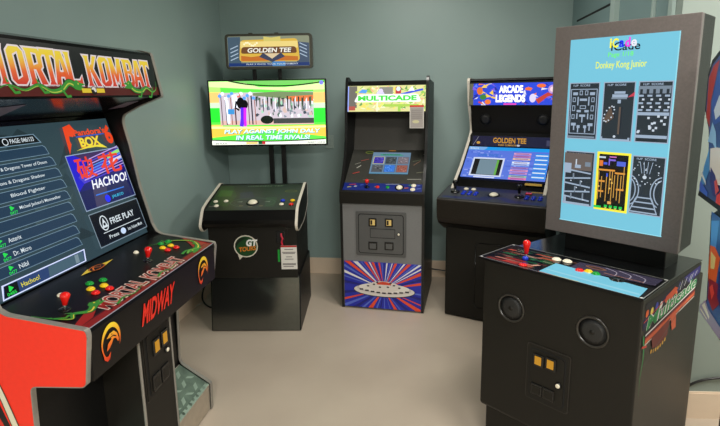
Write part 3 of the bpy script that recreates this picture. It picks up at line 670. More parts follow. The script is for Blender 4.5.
for i, x in enumerate((.10, .135, .175, .205, .25, .275, .31, .335, .36)): a.line([(x, .40 - .01 * (i % 3)), (x + .004, .17)], .006 + .004 * (i % 2), E_(*[(90, 50, 60), (40, 44, 60), (170, 90, 70)][i % 3], 1))
for i in range(12): x = .09 + i * .024; a.circ(x, .39 + .02 * math.sin(i * 2.1), .014, E_(*random.choice([(220, 90, 60), (230, 236, 244), (90, 150, 220)]), T), n=8)
a.line([(.145, .36), (.152, .18)], .022, E_(238, 244, 255, T)); a.line([(.205, .40), (.215, .30)], .04, E_(236, 240, 255, T)); a.rect(.15, .20, .25, .29, E_(70, 160, 230, 1))
for i in range(22):
    x = .37 + i * .020 + .006 * (i % 3); h_ = .05 + .05 * ((i * 7) % 5) / 5
    a.poly([(x, .385 - .01 * (i % 4)), (x + .012, .385 - .012 * (i % 3)), (x + .007, .385 - h_ - .03), (x + .002, .36 - h_)], E_(*[(40, 50, 46), (76, 96, 70), (30, 36, 40), (236, 240, 246)][i % 4], 1.2))
# golfer
a.circ(.252, .335, .030, E_(14, 12, 18, 1), .044); a.circ(.285, .325, .024, E_(14, 12, 18, 1), .034); a.circ(.238, .395, .016, E_(240, 120, 110, 1), .016); a.circ(.232, .40, .014, E_(240, 240, 245, 1), .010)
a.line([(.265, .30), (.262, .22), (.250, .155)], .030, E_(90, 40, 220, T)); a.line([(.285, .30), (.280, .22), (.280, .155)], .022, E_(200, 40, 220, T)); a.line([(.22, .35), (.21, .30), (.24, .28)], .014, E_(20, 20, 24, 1))
for (x0, x1, y0, y1, t_) in ((.11, .855, .092, .132, 'PLAY AGAINST JOHN DALY'), (.20, .775, .052, .086, 'IN REAL TIME RIVALS!')):
    a.text(t_, x0 + .003, x1 + .003, y0 - .004, y1 - .004, E_(40, 140, 150, 1), .05, shear=.2); a.text(t_, x0, x1, y0, y1, E_(214, 250, 250, 1.4), .03, shear=.2)
a.poly([(.012, .014), (X, .014), (X, .050), (.60, .040), (.30, .040), (.012, .050)], E_(236, 240, 226, T)); a.curve([(.012, .052), (.30, .040), (.60, .040), (.90, .052)], .008, E_(30, 40, 20, 1))
a.text('1200 PLAYS', .03, .13, .018, .030, E_(40, 50, 50, 1), .01); a.text('INSERT COINS', .76, .895, .020, .032, E_(40, 50, 50, 1), .01)
a.rect(.28, .37, .018, .034, E_(240, 190, 110, T)); a.rect(.375, .405, .016, .038, E_(20, 90, 50, 1)); a.rect(.405, .43, .016, .038, E_(220, 50, 60, 1)); a.circ(X - .035, Y - .03, .016, E_(120, 120, 230, T))
q.build('screen', tv)
# sign
sg_ = thing('marquee_sign', 'backlit rounded golf sign on posts above the television', 'sign', tuple(gt.location + Vector((.353, .75, 1.800))), -1.16)
q = MB().prism(rounded([(-.335, 0), (.335, 0), (.335, .262), (-.335, .262)], .03), 'y', 0, .07, 'bronze_frame')
for x in (-.14, .06): q.box(x - .015, x + .015, .02, .05, .26, .272, 'bronze_frame', .002)
q.build('frame', sg_)
q = MB(); a = Art(q, (-.335, -.0005, 0), (1, 0, 0), (0, 0, 1), .00015)
a.poly(rounded([(.02, .018), (.65, .018), (.65, .244), (.02, .244)], .015), E_(150, 156, 130, .8)); a.clip = (.022, .648, .020, .242)
a.poly([(.02, .02), (.12, .02), (.12, .24), (.02, .24)], E_(70, 92, 110, .9)); a.poly([(.55, .02), (.65, .02), (.65, .19), (.55, .2)], E_(70, 86, 110, .9)); a.rect(.02, .65, .02, .045, E_(24, 50, 110, 1)); a.rect(.36, .46, .02, .06, E_(70, 130, 190, 1))
for i in range(4):
    a.line([(.04, .150 - i * .028), (.10, .175 - i * .028)], .007, E_(170, 190, 210, 1)); a.line([(.575, .190 - i * .026), (.63, .165 - i * .026)], .007, E_(170, 190, 210, 1))
a.poly(rounded([(.105, .055), (.575, .055), (.56, .225), (.12, .215)], .03), E_(220, 180, 70, 1)); a.poly([(.30, .24), (.36, .232), (.43, .24), (.43, .18), (.30, .18)], E_(214, 200, 110, 1))
a.rect(.12, .56, .155, .205, E_(238, 214, 130, 1)); a.poly([(.12, .10), (.20, .09), (.30, .10), (.36, .06), (.42, .10), (.56, .09), (.56, .06), (.12, .06)], E_(196, 110, 40, 1)); a.poly([(.26, .09), (.36, .05), (.46, .09), (.42, .13), (.30, .13)], E_(60, 66, 90, 1))
a.poly(rounded([(.12, .115), (.555, .115), (.545, .165), (.13, .165)], .02), E_(110, 70, 40, 1)); a.poly([(.30, .115), (.36, .075), (.42, .115)], E_(222, 200, 160, 1))
a.text('GOLDEN TEE', .172, .508, .118, .154, E_(40, 26, 16, 1), .05, shear=.2); a.text('GOLDEN TEE', .170, .505, .122, .156, E_(244, 240, 226, 1.1), .025, shear=.2); a.text('PLAY 3 WAYS: YOUR TOURNAMENT', .16, .56, .030, .041, E_(210, 220, 226, 1), .01)
for i in range(8): a.circ(.15 + i * .014, .185 + .012 * math.sin(i), .008, E_(244, 236, 190, 1.1), n=8)
q.build('sign_face', sg_)

# ------------------------------------------------------------ 3. tall multi-game cabinet in the middle
CW = .619
cc = thing('arcade_cabinet', 'upright grey-fronted arcade cabinet with flying saucer art, in the middle of the back wall', 'arcade cabinet', (-.149, 3.590, 0), -13.17)
cs = rounded([(0, .004), (0, .80), (-.012, .83), (-.010, .905), (.06, 1.01), (.128, 1.115), (.172, 1.245), (.190, 1.35), (.192, 1.465), (.235, 1.69), (.255, 1.722), (.30, 1.715), (.34, 1.695), (.66, 1.68), (.675, 1.64), (.675, .004)],
             [0, .01, .01, .012, 0, .05, .05, .03, .03, .02, .012, .02, .04, .03, .02, 0])
for x0 in (0, CW - TH):
    MB().prism(cs, 'x', x0, x0 + TH, 'black_vinyl').build('side_panel', cc); MB().ribbon(cs[:-2], x0 - .0006, x0 + TH + .0006, 'tmold_black', .0012).build('edge_trim', cc)
i0, i1 = TH, CW - TH
q = MB().box(i0, i1, .002, .02, .02, .815, 'grey_steel').box(i0, i1, .64, .66, .01, 1.67, 'black_vinyl').box(i0, i1, .05, .60, .012, .03, 'black_vinyl')
q.build('front_panel', cc)['label'] = 'grey front panel'
# lower artwork: rays and saucer
q = MB().box(i0 + .004, i1 - .002, -.0005, .0021, .015, .375, S_(36, 46, 168)); a = Art(q, (0, -.0006, 0), (1, 0, 0), (0, 0, 1), .00012); a.clip = (i0 + .005, i1 - .003, .016, .374)
cx, cz = .325, .17
rnd = random.Random(3)
def ray_(ang0, ang1, col):
    L_ = .55; p = [(cx, cz), (cx + L_ * math.cos(R(ang0)), cz + L_ * math.sin(R(ang0))), (cx + L_ * math.cos(R(ang1)), cz + L_ * math.sin(R(ang1)))]
    # clip the ray polygon to the panel rectangle
    def clipp(poly, f, g):
        out = []
        for i in range(len(poly)):
            A, B = poly[i - 1], poly[i]; fa, fb = f(A), f(B)
            if (fa >= 0) != (fb >= 0):
                t = fa / (fa - fb); out.append((A[0] + (B[0] - A[0]) * t, A[1] + (B[1] - A[1]) * t))
            if fb >= 0: out.append(B)
        return out
    x0, x1, y0, y1 = a.clip
    for f in (lambda P: P[0] - x0, lambda P: x1 - P[0], lambda P: P[1] - y0, lambda P: y1 - P[1]):
        p = clipp(p, f, None)
        if len(p) < 3: return
    a.poly(p, col)
orr, whi, lbl, dbl = S_(222, 74, 44), S_(226, 224, 226), S_(84, 104, 200), S_(26, 30, 120)
for a0, a1, c in ((10, 14, orr), (16, 20, dbl), (24, 28.5, orr), (31, 33, whi), (36, 38.5, whi), (40, 42, lbl), (45, 49.5, orr), (52, 54.5, whi), (57, 58.5, lbl), (64, 69, orr), (72, 74, whi), (76, 77.5, lbl), (82, 85, whi), (88, 90, dbl),
                  (93, 95, lbl), (98, 102, orr), (105, 107, dbl), (110, 115, orr), (117, 119.5, whi), (122, 126, orr), (129, 131, lbl), (134, 139, whi), (141.5, 146, orr), (149, 152, lbl), (156, 159.5, whi), (163, 165, lbl), (170, 174, dbl),
                  (186, 190, dbl), (196, 199, orr), (204, 208, lbl), (213, 218, dbl), (222, 226, lbl), (232, 241, orr), (248, 252, lbl), (258, 262, dbl), (270, 273, lbl), (286, 288, lbl), (296, 303, orr), (307, 310, lbl), (316, 321, dbl), (327, 333, orr), (338, 340, orr), (346, 350, dbl), (354, 357, lbl)):
    ray_(a0, a1, c)
a.circ(cx, .158, .232, S_(20, 20, 40), .052, n=36); a.circ(cx, .160, .228, S_(214, 208, 200), .048, n=36); a.circ(cx, .172, .205, S_(196, 188, 184), .040, n=36); a.circ(cx, .180, .19, S_(226, 220, 212), .036, n=36)
a.circ(cx, .190, .12, S_(216, 208, 200), .042, n=30); a.circ(cx, .205, .055, S_(206, 66, 40), .024, n=24, a0=0, a1=180)
for i in range(9): x = cx + (i - 4) * .043; a.rect(x - .014, x + .014, .142 - .0016 * abs(i - 4) ** 0 + .0022 * (abs(i - 4) ** 1.6) - .006, .152 + .0022 * (abs(i - 4) ** 1.6) - .006, S_(50, 44, 50))
for dx, dy in ((-.12, .19), (-.075, .205), (-.03, .186), (.03, .190), (.075, .205), (.115, .188), (-.05, .222), (.05, .222)): a.circ(cx + dx, dy, .010, S_(60, 54, 56), .006, n=10)
q.build('lower_art_panel', cc)['label'] = 'blue panel with orange and white rays around a flying saucer'
coin_door(cc, .118, .490, .425, .760, .001, 'door_grey', [(.246, .682, .058, .062), (.366, .684, .058, .062)], 'gold_insert', (.437, .600), [(.246, .505, .066, .060), (.366, .508, .066, .060)], plate=(.318, .600, .185, .070), fx=(.018, .018))
# control panel
q = MB().prism([(-.012, .815), (-.016, .900), (.012, .918), (.075, .953), (.08, .81)], 'x', i0 - .014, i1 + .014, 'black_textured')
CO = Vector((0, -.0145, .9015)); CV = Vector((0, .0885, .0515)).normalized(); CN = Vector((1, 0, 0)).cross(CV)
a = Art(q, Vector((0, .012, .9185)), (1, 0, 0), Vector((0, .063, .035)), .0002); CO = Vector((0, .012, .9185)); CV = Vector((0, .063, .035)).normalized(); CN = Vector((1, 0, 0)).cross(CV)
a.clip = (.01, CW - .01, -.026, .078)
a.poly([(.02, -.012), (CW - .02, -.012), (CW - .02, .072), (.02, .072)], S_(22, 40, 120))
for x, y, l_, c in ((.06, .05, .05, (180, 60, 60)), (.10, .03, .02, (190, 190, 200)), (.05, .02, .03, (170, 160, 90)), (.14, .045, .03, (60, 90, 190)), (.25, .03, .03, (150, 110, 80)), (.33, .06, .10, (120, 130, 160)), (.50, .055, .03, (80, 150, 90)), (.56, .05, .02, (90, 110, 190)), (.56, .015, .03, (90, 110, 190)), (.47, .02, .03, (190, 90, 60))):
    a.line([(x, y), (x + l_, y + .006)], .008, S_(*c)); a.circ(x + l_ / 2, y + .004, .010, S_(*c), .005, n=8)
a.clip = None
cp = q.build('control_panel', cc)
cpt = lambda x, y: CO + Vector((x, 0, 0)) + CV * y
joystick(cp, cpt(.198, .028), (0, -.2, 1), 'red_plastic', .06, 'ball')
button(cp, cpt(.275, .028), CN, 'red_plastic', .014); button(cp, cpt(.349, .028), CN, 'green_plastic', .014); trackball(cp, cpt(.434, .030), CN, .024)
button(cp, cpt(.535, .054), CN, 'white_plastic', .018); button(cp, cpt(.532, .010), CN, 'white_plastic', .018)
# bezel and screen
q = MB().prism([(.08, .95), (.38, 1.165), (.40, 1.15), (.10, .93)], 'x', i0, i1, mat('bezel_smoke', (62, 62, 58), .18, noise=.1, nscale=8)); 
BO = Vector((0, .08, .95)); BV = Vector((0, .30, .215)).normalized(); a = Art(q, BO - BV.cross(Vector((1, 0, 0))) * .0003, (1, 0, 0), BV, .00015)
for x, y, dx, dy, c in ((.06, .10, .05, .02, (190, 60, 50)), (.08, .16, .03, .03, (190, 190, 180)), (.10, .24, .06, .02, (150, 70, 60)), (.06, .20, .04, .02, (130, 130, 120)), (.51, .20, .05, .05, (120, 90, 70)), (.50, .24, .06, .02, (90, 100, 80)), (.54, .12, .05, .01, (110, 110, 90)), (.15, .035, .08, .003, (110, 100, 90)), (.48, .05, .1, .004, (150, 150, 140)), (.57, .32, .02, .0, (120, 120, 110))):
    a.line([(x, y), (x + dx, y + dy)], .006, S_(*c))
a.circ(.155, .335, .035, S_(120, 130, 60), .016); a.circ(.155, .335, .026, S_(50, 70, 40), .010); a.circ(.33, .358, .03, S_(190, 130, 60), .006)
q.build('screen_bezel', cc)
q = MB(); a = Art(q, BO - BV.cross(Vector((1, 0, 0))) * .004, (1, 0, 0), BV, .00012)
s0, s1, t0_, t1_ = .185, .478, .10, .335
a.rect(s0, s1, t0_, t1_, E_(104, 132, 156, 1)); a.rect(s0, s1, t0_, t0_ + .012, E_(90, 140, 170, 1)); a.poly([(.24, .315), (.40, .315), (.43, .30), (.25, .30)], E_(60, 150, 120, 1)); a.text('MULTICADE', .265, .395, .302, .318, E_(60, 110, 90, 1), .03)
cols = [(70, 60, 160), (66, 74, 78), (122, 112, 118), (84, 88, 92), (60, 120, 210), (150, 92, 80)]
for i in range(6):
    x = s0 + .012 + (i % 3) * .094; y = .205 if i < 3 else .115
    a.rect(x, x + .086, y, y + .080, E_(206, 200, 120, 1) if i == 0 else E_(80, 96, 120, 1)); a.rect(x + .004, x + .082, y + .004, y + .076, E_(*cols[i], 1))
    rnd = random.Random(i)
    for k in range(14):
        xx, y2 = x + rnd.uniform(.008, .07), y + rnd.uniform(.008, .068); c = cols[i]; dlt = rnd.choice([-35, 40])
        a.rect(xx, xx + rnd.uniform(.005, .016), y2, y2 + .006, E_(*[max(0, min(255, v + dlt)) for v in c], 1), up=False); a.k += .1
q.build('screen', cc)
# inner back, top and marquee
q = MB().prism([(.385, 1.160), (.47, 1.45), (.48, 1.45), (.40, 1.155)], 'x', i0, i1, mat('hood_grey', (72, 69, 65), .5, noise=.08, nscale=200)); q.prism([(.21, 1.462), (.47, 1.445), (.47, 1.455), (.215, 1.475)], 'x', i0, i1, 'black_vinyl'); q.prism([(.235, 1.690), (.33, 1.685), (.66, 1.67), (.66, 1.655), (.24, 1.655)], 'x', i0, i1, 'black_vinyl')
q.build('hood', cc)
q = MB().prism([(.198, 1.463), (.232, 1.665), (.245, 1.665), (.215, 1.463)], 'x', i0, i1, 'black_plastic')
MOc = Vector((0, .1975, 1.467)); MVc = Vector((0, .034, .196)).normalized(); a = Art(q, MOc, (1, 0, 0), MVc, .00004)
B_ = 1.15
a.rect(i0 + .002, i1 - .002, .002, .192, E_(222, 220, 150, B_)); a.clip = (i0 + .002, i1 - .002, .002, .192)
a.rect(.02, .09, .03, .19, E_(120, 116, 108, 1)); a.rect(.02, .028, .0, .19, E_(150, 170, 250, B_)); a.rect(.24, .248, .0, .19, E_(250, 246, 210, 1.3)); rnd = random.Random(7)
for i in range(170):
    x, y = rnd.uniform(.08, .59), rnd.uniform(.01, .18)
    a.poly([(x, y), (x + rnd.uniform(.01, .05), y + rnd.uniform(-.01, .01)), (x + rnd.uniform(.0, .05), y + rnd.uniform(.01, .035))], E_(*rnd.choice([(236, 220, 110), (150, 200, 90), (236, 180, 140), (200, 210, 120), (110, 160, 90), (240, 240, 200), (226, 236, 120)]), B_))
a.rect(.26, .36, .12, .18, E_(150, 150, 140, 1)); a.rect(.38, .42, .13, .18, E_(200, 70, 70, 1)); a.circ(.40, .165, .016, E_(220, 240, 250, B_)); a.line([(.42, .125), (.58, .160)], .014, E_(60, 90, 230, 1)); a.poly([(.47, .15), (.50, .185), (.52, .15)], E_(240, 250, 240, B_)); a.line([(.08, .145), (.14, .145)], .012, E_(190, 220, 80, B_)); a.poly([(.10, .14), (.13, .165), (.17, .16), (.16, .135)], E_(90, 160, 240, B_)); a.line([(.30, .045), (.55, .045)], .018, E_(180, 220, 90, 1)); a.rect(.40, .42, .0, .04, E_(170, 220, 90, 1)); a.rect(.03, .08, .01, .04, E_(190, 90, 80, 1))
a.circ(.27, .15, .018, E_(230, 210, 255, B_)); a.poly([(.235, .13), (.30, .13), (.27, .17)], E_(220, 210, 250, B_))
a.poly(rounded([(.068, .070), (.57, .070), (.545, .128), (.10, .128)], .02), E_(240, 250, 240, 1.2)); a.text('MULTICADE', .095, .54, .075, .122, E_(240, 250, 240, 1.2), .09); a.text('MULTICADE', .10, .535, .080, .118, E_(70, 214, 70, 1.2), .045)
a.clip = None
q.build('marquee', cc)
q = MB().box(.488, .590, .185, .187, 1.348, 1.513, 'paper'); tagm = q
a = Art(q, (0, .1848, 0), (1, 0, 0), (0, 0, 1), .0002); a.rect(.488, .590, 1.500, 1.513, S_(216, 40, 30)); a.rect(.492, .586, 1.352, 1.498, S_(168, 160, 156)); a.circ(.532, 1.395, .025, S_(206, 200, 160), .012)
for i in range(5): a.rect(.50, .578, 1.475 - i * .014, 1.479 - i * .014, S_(130, 124, 122))
tg = q.build('price_tag'); tag(tg, 'grey price tag with red header hanging under the bright green lettered marquee', 'price tag'); tg.location = cc.location; tg.rotation_euler = (0, 0, R(-13.17))

# ------------------------------------------------------------ 4. black cabinet at back right
LW = .693
lc = thing('arcade_cabinet', 'black arcade cabinet with wide control deck and blue game-select screen, in the back right corner', 'arcade cabinet', (.529, 3.333, 0), -28.29)
ls = rounded([(.17, .66), (.20, .93), (.401, 1.069), (.595, 1.237), (.655, 1.300), (.645, 1.36), (.575, 1.50), (.545, 1.685), (.56, 1.70), (.82, 1.69), (.82, .66)], [0, 0, 0, .05, .06, .05, .05, .01, .01, .02, 0])
for x0 in (.026, LW - .026 - TH):
    MB().prism(ls, 'x', x0, x0 + TH, 'black_vinyl').build('side_panel', lc); MB().ribbon(ls[1:-2], x0 - .001, x0 + TH + .001, 'tmold_white', .0022).build('edge_trim', lc)
j0, j1 = .026 + TH, LW - .026 - TH
q = MB().box(.018, LW - .018, .124, .82, .005, .70, 'black_textured', .01); q.box(.03, LW - .03, .15, .80, 0, .02, 'black_vinyl'); q.build('cabinet_base', lc)
# faint door outline on the base front
q = MB(); fr = rounded([(.235, .10), (.50, .10), (.50, .575), (.235, .575)], .03)
for p, s_ in zip(fr, fr[1:] + fr[:1]): q.tube([(p[0], .1235, p[1]), (s_[0], .1235, s_[1])], .0035, 'black_plastic', 6, 0)
q.build('access_door_seam', lc)
# deck
q = MB().prism(rounded([(.004, .757), (-.004, .885), (.006, .896), (.26, .938), (.30, .938), (.30, .66), (.150, .652), (.035, .715)], [.01, .008, .008, 0, 0, 0, .01, .03]), 'x', -.008, LW + .004, 'brown_laminate')
q.prism([(.035, .712), (.150, .648), (.29, .650), (.29, .72)], 'x', -.004, LW, 'black_vinyl')
LO = Vector((0, .006, .8965)); LV = Vector((0, .254, .042)).normalized(); LN = Vector((1, 0, 0)).cross(LV); a = Art(q, LO, (1, 0, 0), LV, .00008)
a.rect(-.004, LW, .002, .256, S_(52, 54, 60)); a.poly([(.02, .02), (.30, .02), (.36, .06), (.40, .06), (.46, .02), (.68, .02), (.68, .05), (.5, .06), (.42, .10), (.32, .10), (.25, .06), (.02, .05)], S_(28, 36, 84)); a.rect(.20, .50, .19, .255, S_(26, 32, 70)); a.rect(.52, .60, .225, .250, S_(60, 60, 66)); a.rect(.57, .66, .228, .248, S_(170, 140, 40)); a.poly([(.05, .17), (.20, .17), (.22, .22), (.05, .25)], S_(30, 36, 76)); a.arc(.345, .13, .085, .055, .004, S_(24, 26, 40)); a.circ(.345, .13, .06, S_(24, 26, 34), .04)
dk = q.build('control_deck', lc)
lp_ = lambda x, y: LO + Vector((x, 0, 0)) + LV * y
for x in (.078, .510): joystick(dk, lp_(x, .135), (0, -.16, 1), 'black_plastic', .085, 'bat'); MB().lathe([(.032, .0005), (.030, .006), (.012, .010)], 'black_plastic', M=local_plane(lp_(x, .135), LN)).build('joystick_boot', dk)
for x0 in (.140, .560):
    for i in range(3):
        for j in range(2): button(dk, lp_(x0 + i * .042, .105 + j * .038), LN, 'blue_plastic', .0150)
for x in (.135, .188): button(dk, lp_(x, .205), LN, 'white_plastic', .017)
q = MB().box(-.02, .02, -.011, .011, 0, .010, 'red_plastic', .003, M=local_plane(lp_(.560, .195), LN)); q.build('button', dk)
trackball(dk, lp_(.345, .130), LN, .030)
# screen slope, title bar, speaker hood, marquee
q = MB().prism([(.262, .935), (.570, 1.196), (.60, 1.198), (.62, 1.18), (.29, .912)], 'x', j0, j1, 'black_gloss'); q.prism([(.598, 1.27), (.64, 1.295), (.585, 1.505), (.60, 1.51), (.66, 1.30), (.66, 1.27)], 'x', j0, j1, 'black_vinyl'); q.prism([(.55, 1.505), (.60, 1.495), (.60, 1.505), (.56, 1.52)], 'x', j0, j1, 'black_vinyl')
q.prism([(.55, 1.68), (.80, 1.675), (.80, 1.69), (.56, 1.695)], 'x', j0, j1, 'black_vinyl').box(j0, j1, .80, .815, .7, 1.68, 'black_vinyl'); q.build('bezel', lc)
ZO = Vector((0, .28, .96)); ZV = Vector((0, .33, .28)).normalized(); q = MB(); a = Art(q, ZO - ZV.cross(Vector((1, 0, 0))) * .003, (1, 0, 0), ZV, .00012)
x0, x1, y0, y1 = .054, .640, .055, .358
a.rect(x0, x1, y0, y1, E_(86, 116, 216, 1)); a.rect(.515, .625, .014, .034, S_(190, 150, 40)); a.clip = (x0, x1, y0, y1); rnd = random.Random(4)
for i in range(110):
    x, y = rnd.uniform(x0, x1), rnd.uniform(y0, .32); a.rect(x, x + rnd.uniform(.01, .04), y, y + rnd.uniform(.006, .016), E_(*rnd.choice([(76, 104, 206), (120, 146, 230), (140, 160, 236), (100, 120, 220)]), 1), up=False); a.k += .05
a.rect(x0, x1, .325, y1, E_(30, 150, 230, 1)); a.poly([(x0, .326), (.17, .326), (.19, .345), (.19, y1), (x0, y1)], E_(120, 170, 226, 1)); a.text('Start', .065, .13, .335, .350, E_(220, 230, 250, 1), .01)
a.text('GAME PACK 1', .135, .305, .262, .290, E_(60, 110, 200, 1), .05); a.rect(.14, .28, .245, .251, E_(220, 230, 250, 1))
a.rect(.112, .34, .072, .250, E_(206, 216, 240, 1)); a.rect(.124, .328, .084, .236, E_(10, 10, 14, 1)); a.rect(.162, .300, .088, .232, E_(112, 136, 150, 1)); a.rect(.288, .303, .088, .232, E_(100, 170, 70, 1)); a.rect(.15, .30, .057, .066, E_(220, 226, 240, 1))
for yy, c in ((.30, (210, 150, 190)), (.275, (190, 120, 170)), (.25, (230, 190, 160)), (.215, (220, 230, 250)), (.195, (160, 190, 240)), (.165, (150, 120, 190)), (.140, (220, 150, 190)), (.115, (190, 140, 200)), (.085, (150, 190, 170)), (.065, (230, 120, 170))):
    a.rect(.395, .515, yy - .010, yy + .008, E_(*c, 1)); a.rect(.41, .50, yy - .004, yy + .002, E_(120, 80, 150, 1))
for i in range(6): a.rect(.545, .638, .070 + i * .040, .102 + i * .040, E_(40, 140, 226, 1)); a.rect(.548, .63, .080 + i * .040, .090 + i * .040, E_(226, 234, 246, 1))
a.clip = None; q.build('screen', lc)
q = MB().prism([(.590, 1.190), (.598, 1.275), (.62, 1.275), (.62, 1.20)], 'x', j0, j1, 'black_plastic'); a = Art(q, (0, .5885, 1.192), (1, 0, 0), (0, .008, .085), .0003)
a.rect(.065, .640, .006, .080, E_(22, 20, 60, .8)); a.text('GOLDEN TEE', .22, .46, .030, .070, E_(196, 140, 50, 1), .03); a.text('FORE! COMPLETE', .26, .39, .010, .022, E_(200, 150, 60, 1), .02); a.circ(.405, .016, .012, E_(190, 190, 200, 1), .007); a.line([(.07, .010), (.11, .075)], .003, E_(140, 140, 150, 1)); a.circ(.11, .030, .014, E_(196, 150, 60, 1), .010); a.rect(.60, .63, .02, .06, E_(60, 60, 90, 1)); q.build('title_bar', lc)
for x in (.150, .565):
    M = local_plane((x, .6135, 1.392), (0, -.967, -.253))
    q = MB().lathe([(.048, .0), (.048, .002), (.042, .003), (.040, .001)], 'black_vinyl', M=M, n=28); q.lathe([(.040, .001), (.02, .002), (.001, .0025)], 'grille', M=M, n=24); q.build('speaker', lc)
q = MB().prism([(.548, 1.500), (.545, 1.672), (.57, 1.672), (.57, 1.50)], 'x', j0, j1, 'black_plastic'); a = Art(q, (0, .5468, 1.502), (1, 0, 0), (0, -.003, .17), .0002); x0, x1, y0, y1 = j0 + .002, j1 - .002, .002, .158
a.rect(x0, x1, y0, y1, E_(40, 70, 214, 1.1)); a.clip = (x0, x1, y0, y1); rnd = random.Random(9)
a.rect(x0, .075, y0, y1, E_(110, 110, 90, .8))
for i in range(60):
    x = rnd.choice([rnd.uniform(.06, .22), rnd.uniform(.42, .64), rnd.uniform(.06, .62)]); y = rnd.uniform(.0, .15)
    a.poly([(x, y), (x + rnd.uniform(.01, .05), y + rnd.uniform(-.02, .01)), (x + rnd.uniform(.0, .04), y + rnd.uniform(.006, .03))], E_(*rnd.choice([(90, 120, 240), (230, 120, 60), (220, 220, 240), (120, 90, 220), (240, 200, 80), (200, 60, 70), (30, 40, 150)]), 1.1))
a.circ(.125, .105, .022, E_(220, 110, 40, 1.1), .028); a.circ(.185, .025, .022, E_(236, 120, 50, 1.1), .018); a.circ(.15, .06, .025, E_(60, 130, 60, 1), .02); a.circ(.47, .115, .025, E_(236, 110, 50, 1.1), .011); a.circ(.555, .135, .030, E_(240, 110, 50, 1.1), .013); a.circ(.63, .11, .030, E_(190, 150, 210, 1.1)); a.circ(.63, .11, .018, E_(240, 210, 220, 1.1)); a.poly([(.52, .04), (.60, .09), (.64, .07), (.60, .06), (.54, .01)], E_(190, 60, 50, 1.1)); a.circ(.50, .05, .022, E_(220, 210, 250, 1.1), .03)
for t_, xa, xb, ya, yb in (('ARCADE', .265, .432, .088, .140), ('LEGENDS', .243, .450, .022, .076)):
    a.text(t_, xa - .003, xb + .003, ya - .004, yb + .003, E_(90, 90, 200, 1), .08); a.text(t_, xa, xb, ya, yb, E_(255, 255, 255, 1.5), .05)
a.rect(.30, .39, .004, .014, E_(240, 70, 190, 1.1)); a.clip = None
q.build('marquee', lc)

# ------------------------------------------------------------ 5. big portrait-screen cabinet at right
IW = .6114
ic = thing('arcade_cabinet', 'large black arcade cabinet with tall portrait monitor on a blue menu, in the right foreground', 'arcade cabinet', (.5163, 2.0061, 0), -46.95)
ibase = [(.006, .246), (.0, .26), (.0, .915), (.30, .903), (.742, .868), (.742, .004), (.05, .004), (.05, .235)]
q = MB().prism(ibase, 'x', 0, IW, 'black_textured')
q.bm.faces.ensure_lookup_table()
ib = q.build('cabinet_base', ic); bv = ib.modifiers.new('b', 'BEVEL'); bv.width = .006; bv.segments = 2; bv.limit_method = 'ANGLE'
# step in at the toe: narrow plinth instead of full-width
MB().box(.50, IW - .004, .742, .80, .02, .80, 'brown_laminate').build('rear_duct', ic)
# top deck, glossy
q = MB().prism([(.268, .9065), (.742, .8705), (.744, .874), (.268, .9105)], 'x', .0, IW, mat('deck_gloss', (16, 17, 18), .16, noise=.08, nscale=8)); q.build('deck_top', ic)
# printed overlay of the panel
q = MB().prism([(-.010, .9155), (-.010, .9215), (.268, .9120), (.268, .9060)], 'x', -.022, IW + .004, 'panel_black')
IO = Vector((0, -.010, .9218)); IV = Vector((0, .278, -.0095)).normalized(); IN = Vector((1, 0, 0)).cross(IV); a = Art(q, IO, (1, 0, 0), IV, .00004)
X0, X1 = -.020, IW + .002
a.rect(X0, X1, .002, .274, S_(20, 20, 24, .12)); a.clip = (X0 + .004, X1 - .004, .006, .270); rnd = random.Random(12)
def stripe(x, y, l_, h_, c, sh=.6): a.poly([(x, y), (x + l_, y), (x + l_ + h_ * sh, y + h_), (x + h_ * sh, y + h_)], S_(*c, .15))
for x, y, l_, h_, c in ((.0, .02, .20, .02, (120, 44, 36)), (.02, .055, .17, .012, (170, 110, 96)), (.05, .075, .10, .018, (140, 40, 34)), (.00, .10, .13, .014, (60, 36, 34)), (.01, .13, .06, .022, (30, 88, 52)), (.09, .125, .07, .022, (34, 96, 58)), (.17, .13, .08, .022, (30, 92, 54)), (.03, .165, .14, .010, (150, 110, 96)), (.0, .19, .03, .018, (176, 70, 50)), (.05, .20, .05, .018, (30, 88, 52)),
                         (.12, .215, .09, .012, (168, 80, 60)), (.15, .175, .07, .02, (150, 72, 50)), (.07, .03, .06, .02, (172, 52, 40)), (.16, .03, .03, .02, (176, 84, 56)), (.14, .085, .05, .016, (26, 78, 46)), (.02, .235, .16, .010, (60, 56, 54)), (.24, .215, .08, .012, (90, 60, 50)), (.18, .055, .016, .03, (200, 150, 130)), (.30, .23, .09, .006, (120, 110, 120))):
    stripe(x, y, l_, h_, c)
for i in range(30): x, y = rnd.uniform(0, .22), rnd.uniform(.01, .24); a.line([(x, y), (x + .04, y + rnd.uniform(-.004, .004))], .0025, S_(*rnd.choice([(190, 160, 150), (150, 60, 50), (60, 120, 80)]), .15))
a.poly([(.30, .245), (.598, .262), (.598, .17), (.30, .13)], S_(62, 58, 78, .12)); a.circ(.375, .215, .040, S_(120, 84, 70, .15), .018); a.circ(.375, .215, .028, S_(70, 50, 50, .15), .010)
for i in range(3): a.curve([(.40 + i * .05, .245), (.45 + i * .05, .22), (.46 + i * .05, .17)], .004, S_(150, 144, 160, .15))
a.rect(.42, .56, .175, .179, S_(170, 120, 100, .15)); a.clip = None
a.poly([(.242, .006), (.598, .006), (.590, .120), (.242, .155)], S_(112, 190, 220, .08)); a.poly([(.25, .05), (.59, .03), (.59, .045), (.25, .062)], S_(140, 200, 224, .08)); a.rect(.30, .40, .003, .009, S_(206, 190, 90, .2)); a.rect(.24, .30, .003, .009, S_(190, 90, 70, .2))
a.frame(X0, X1, .002, .276, .004, S_(128, 128, 124, .2))
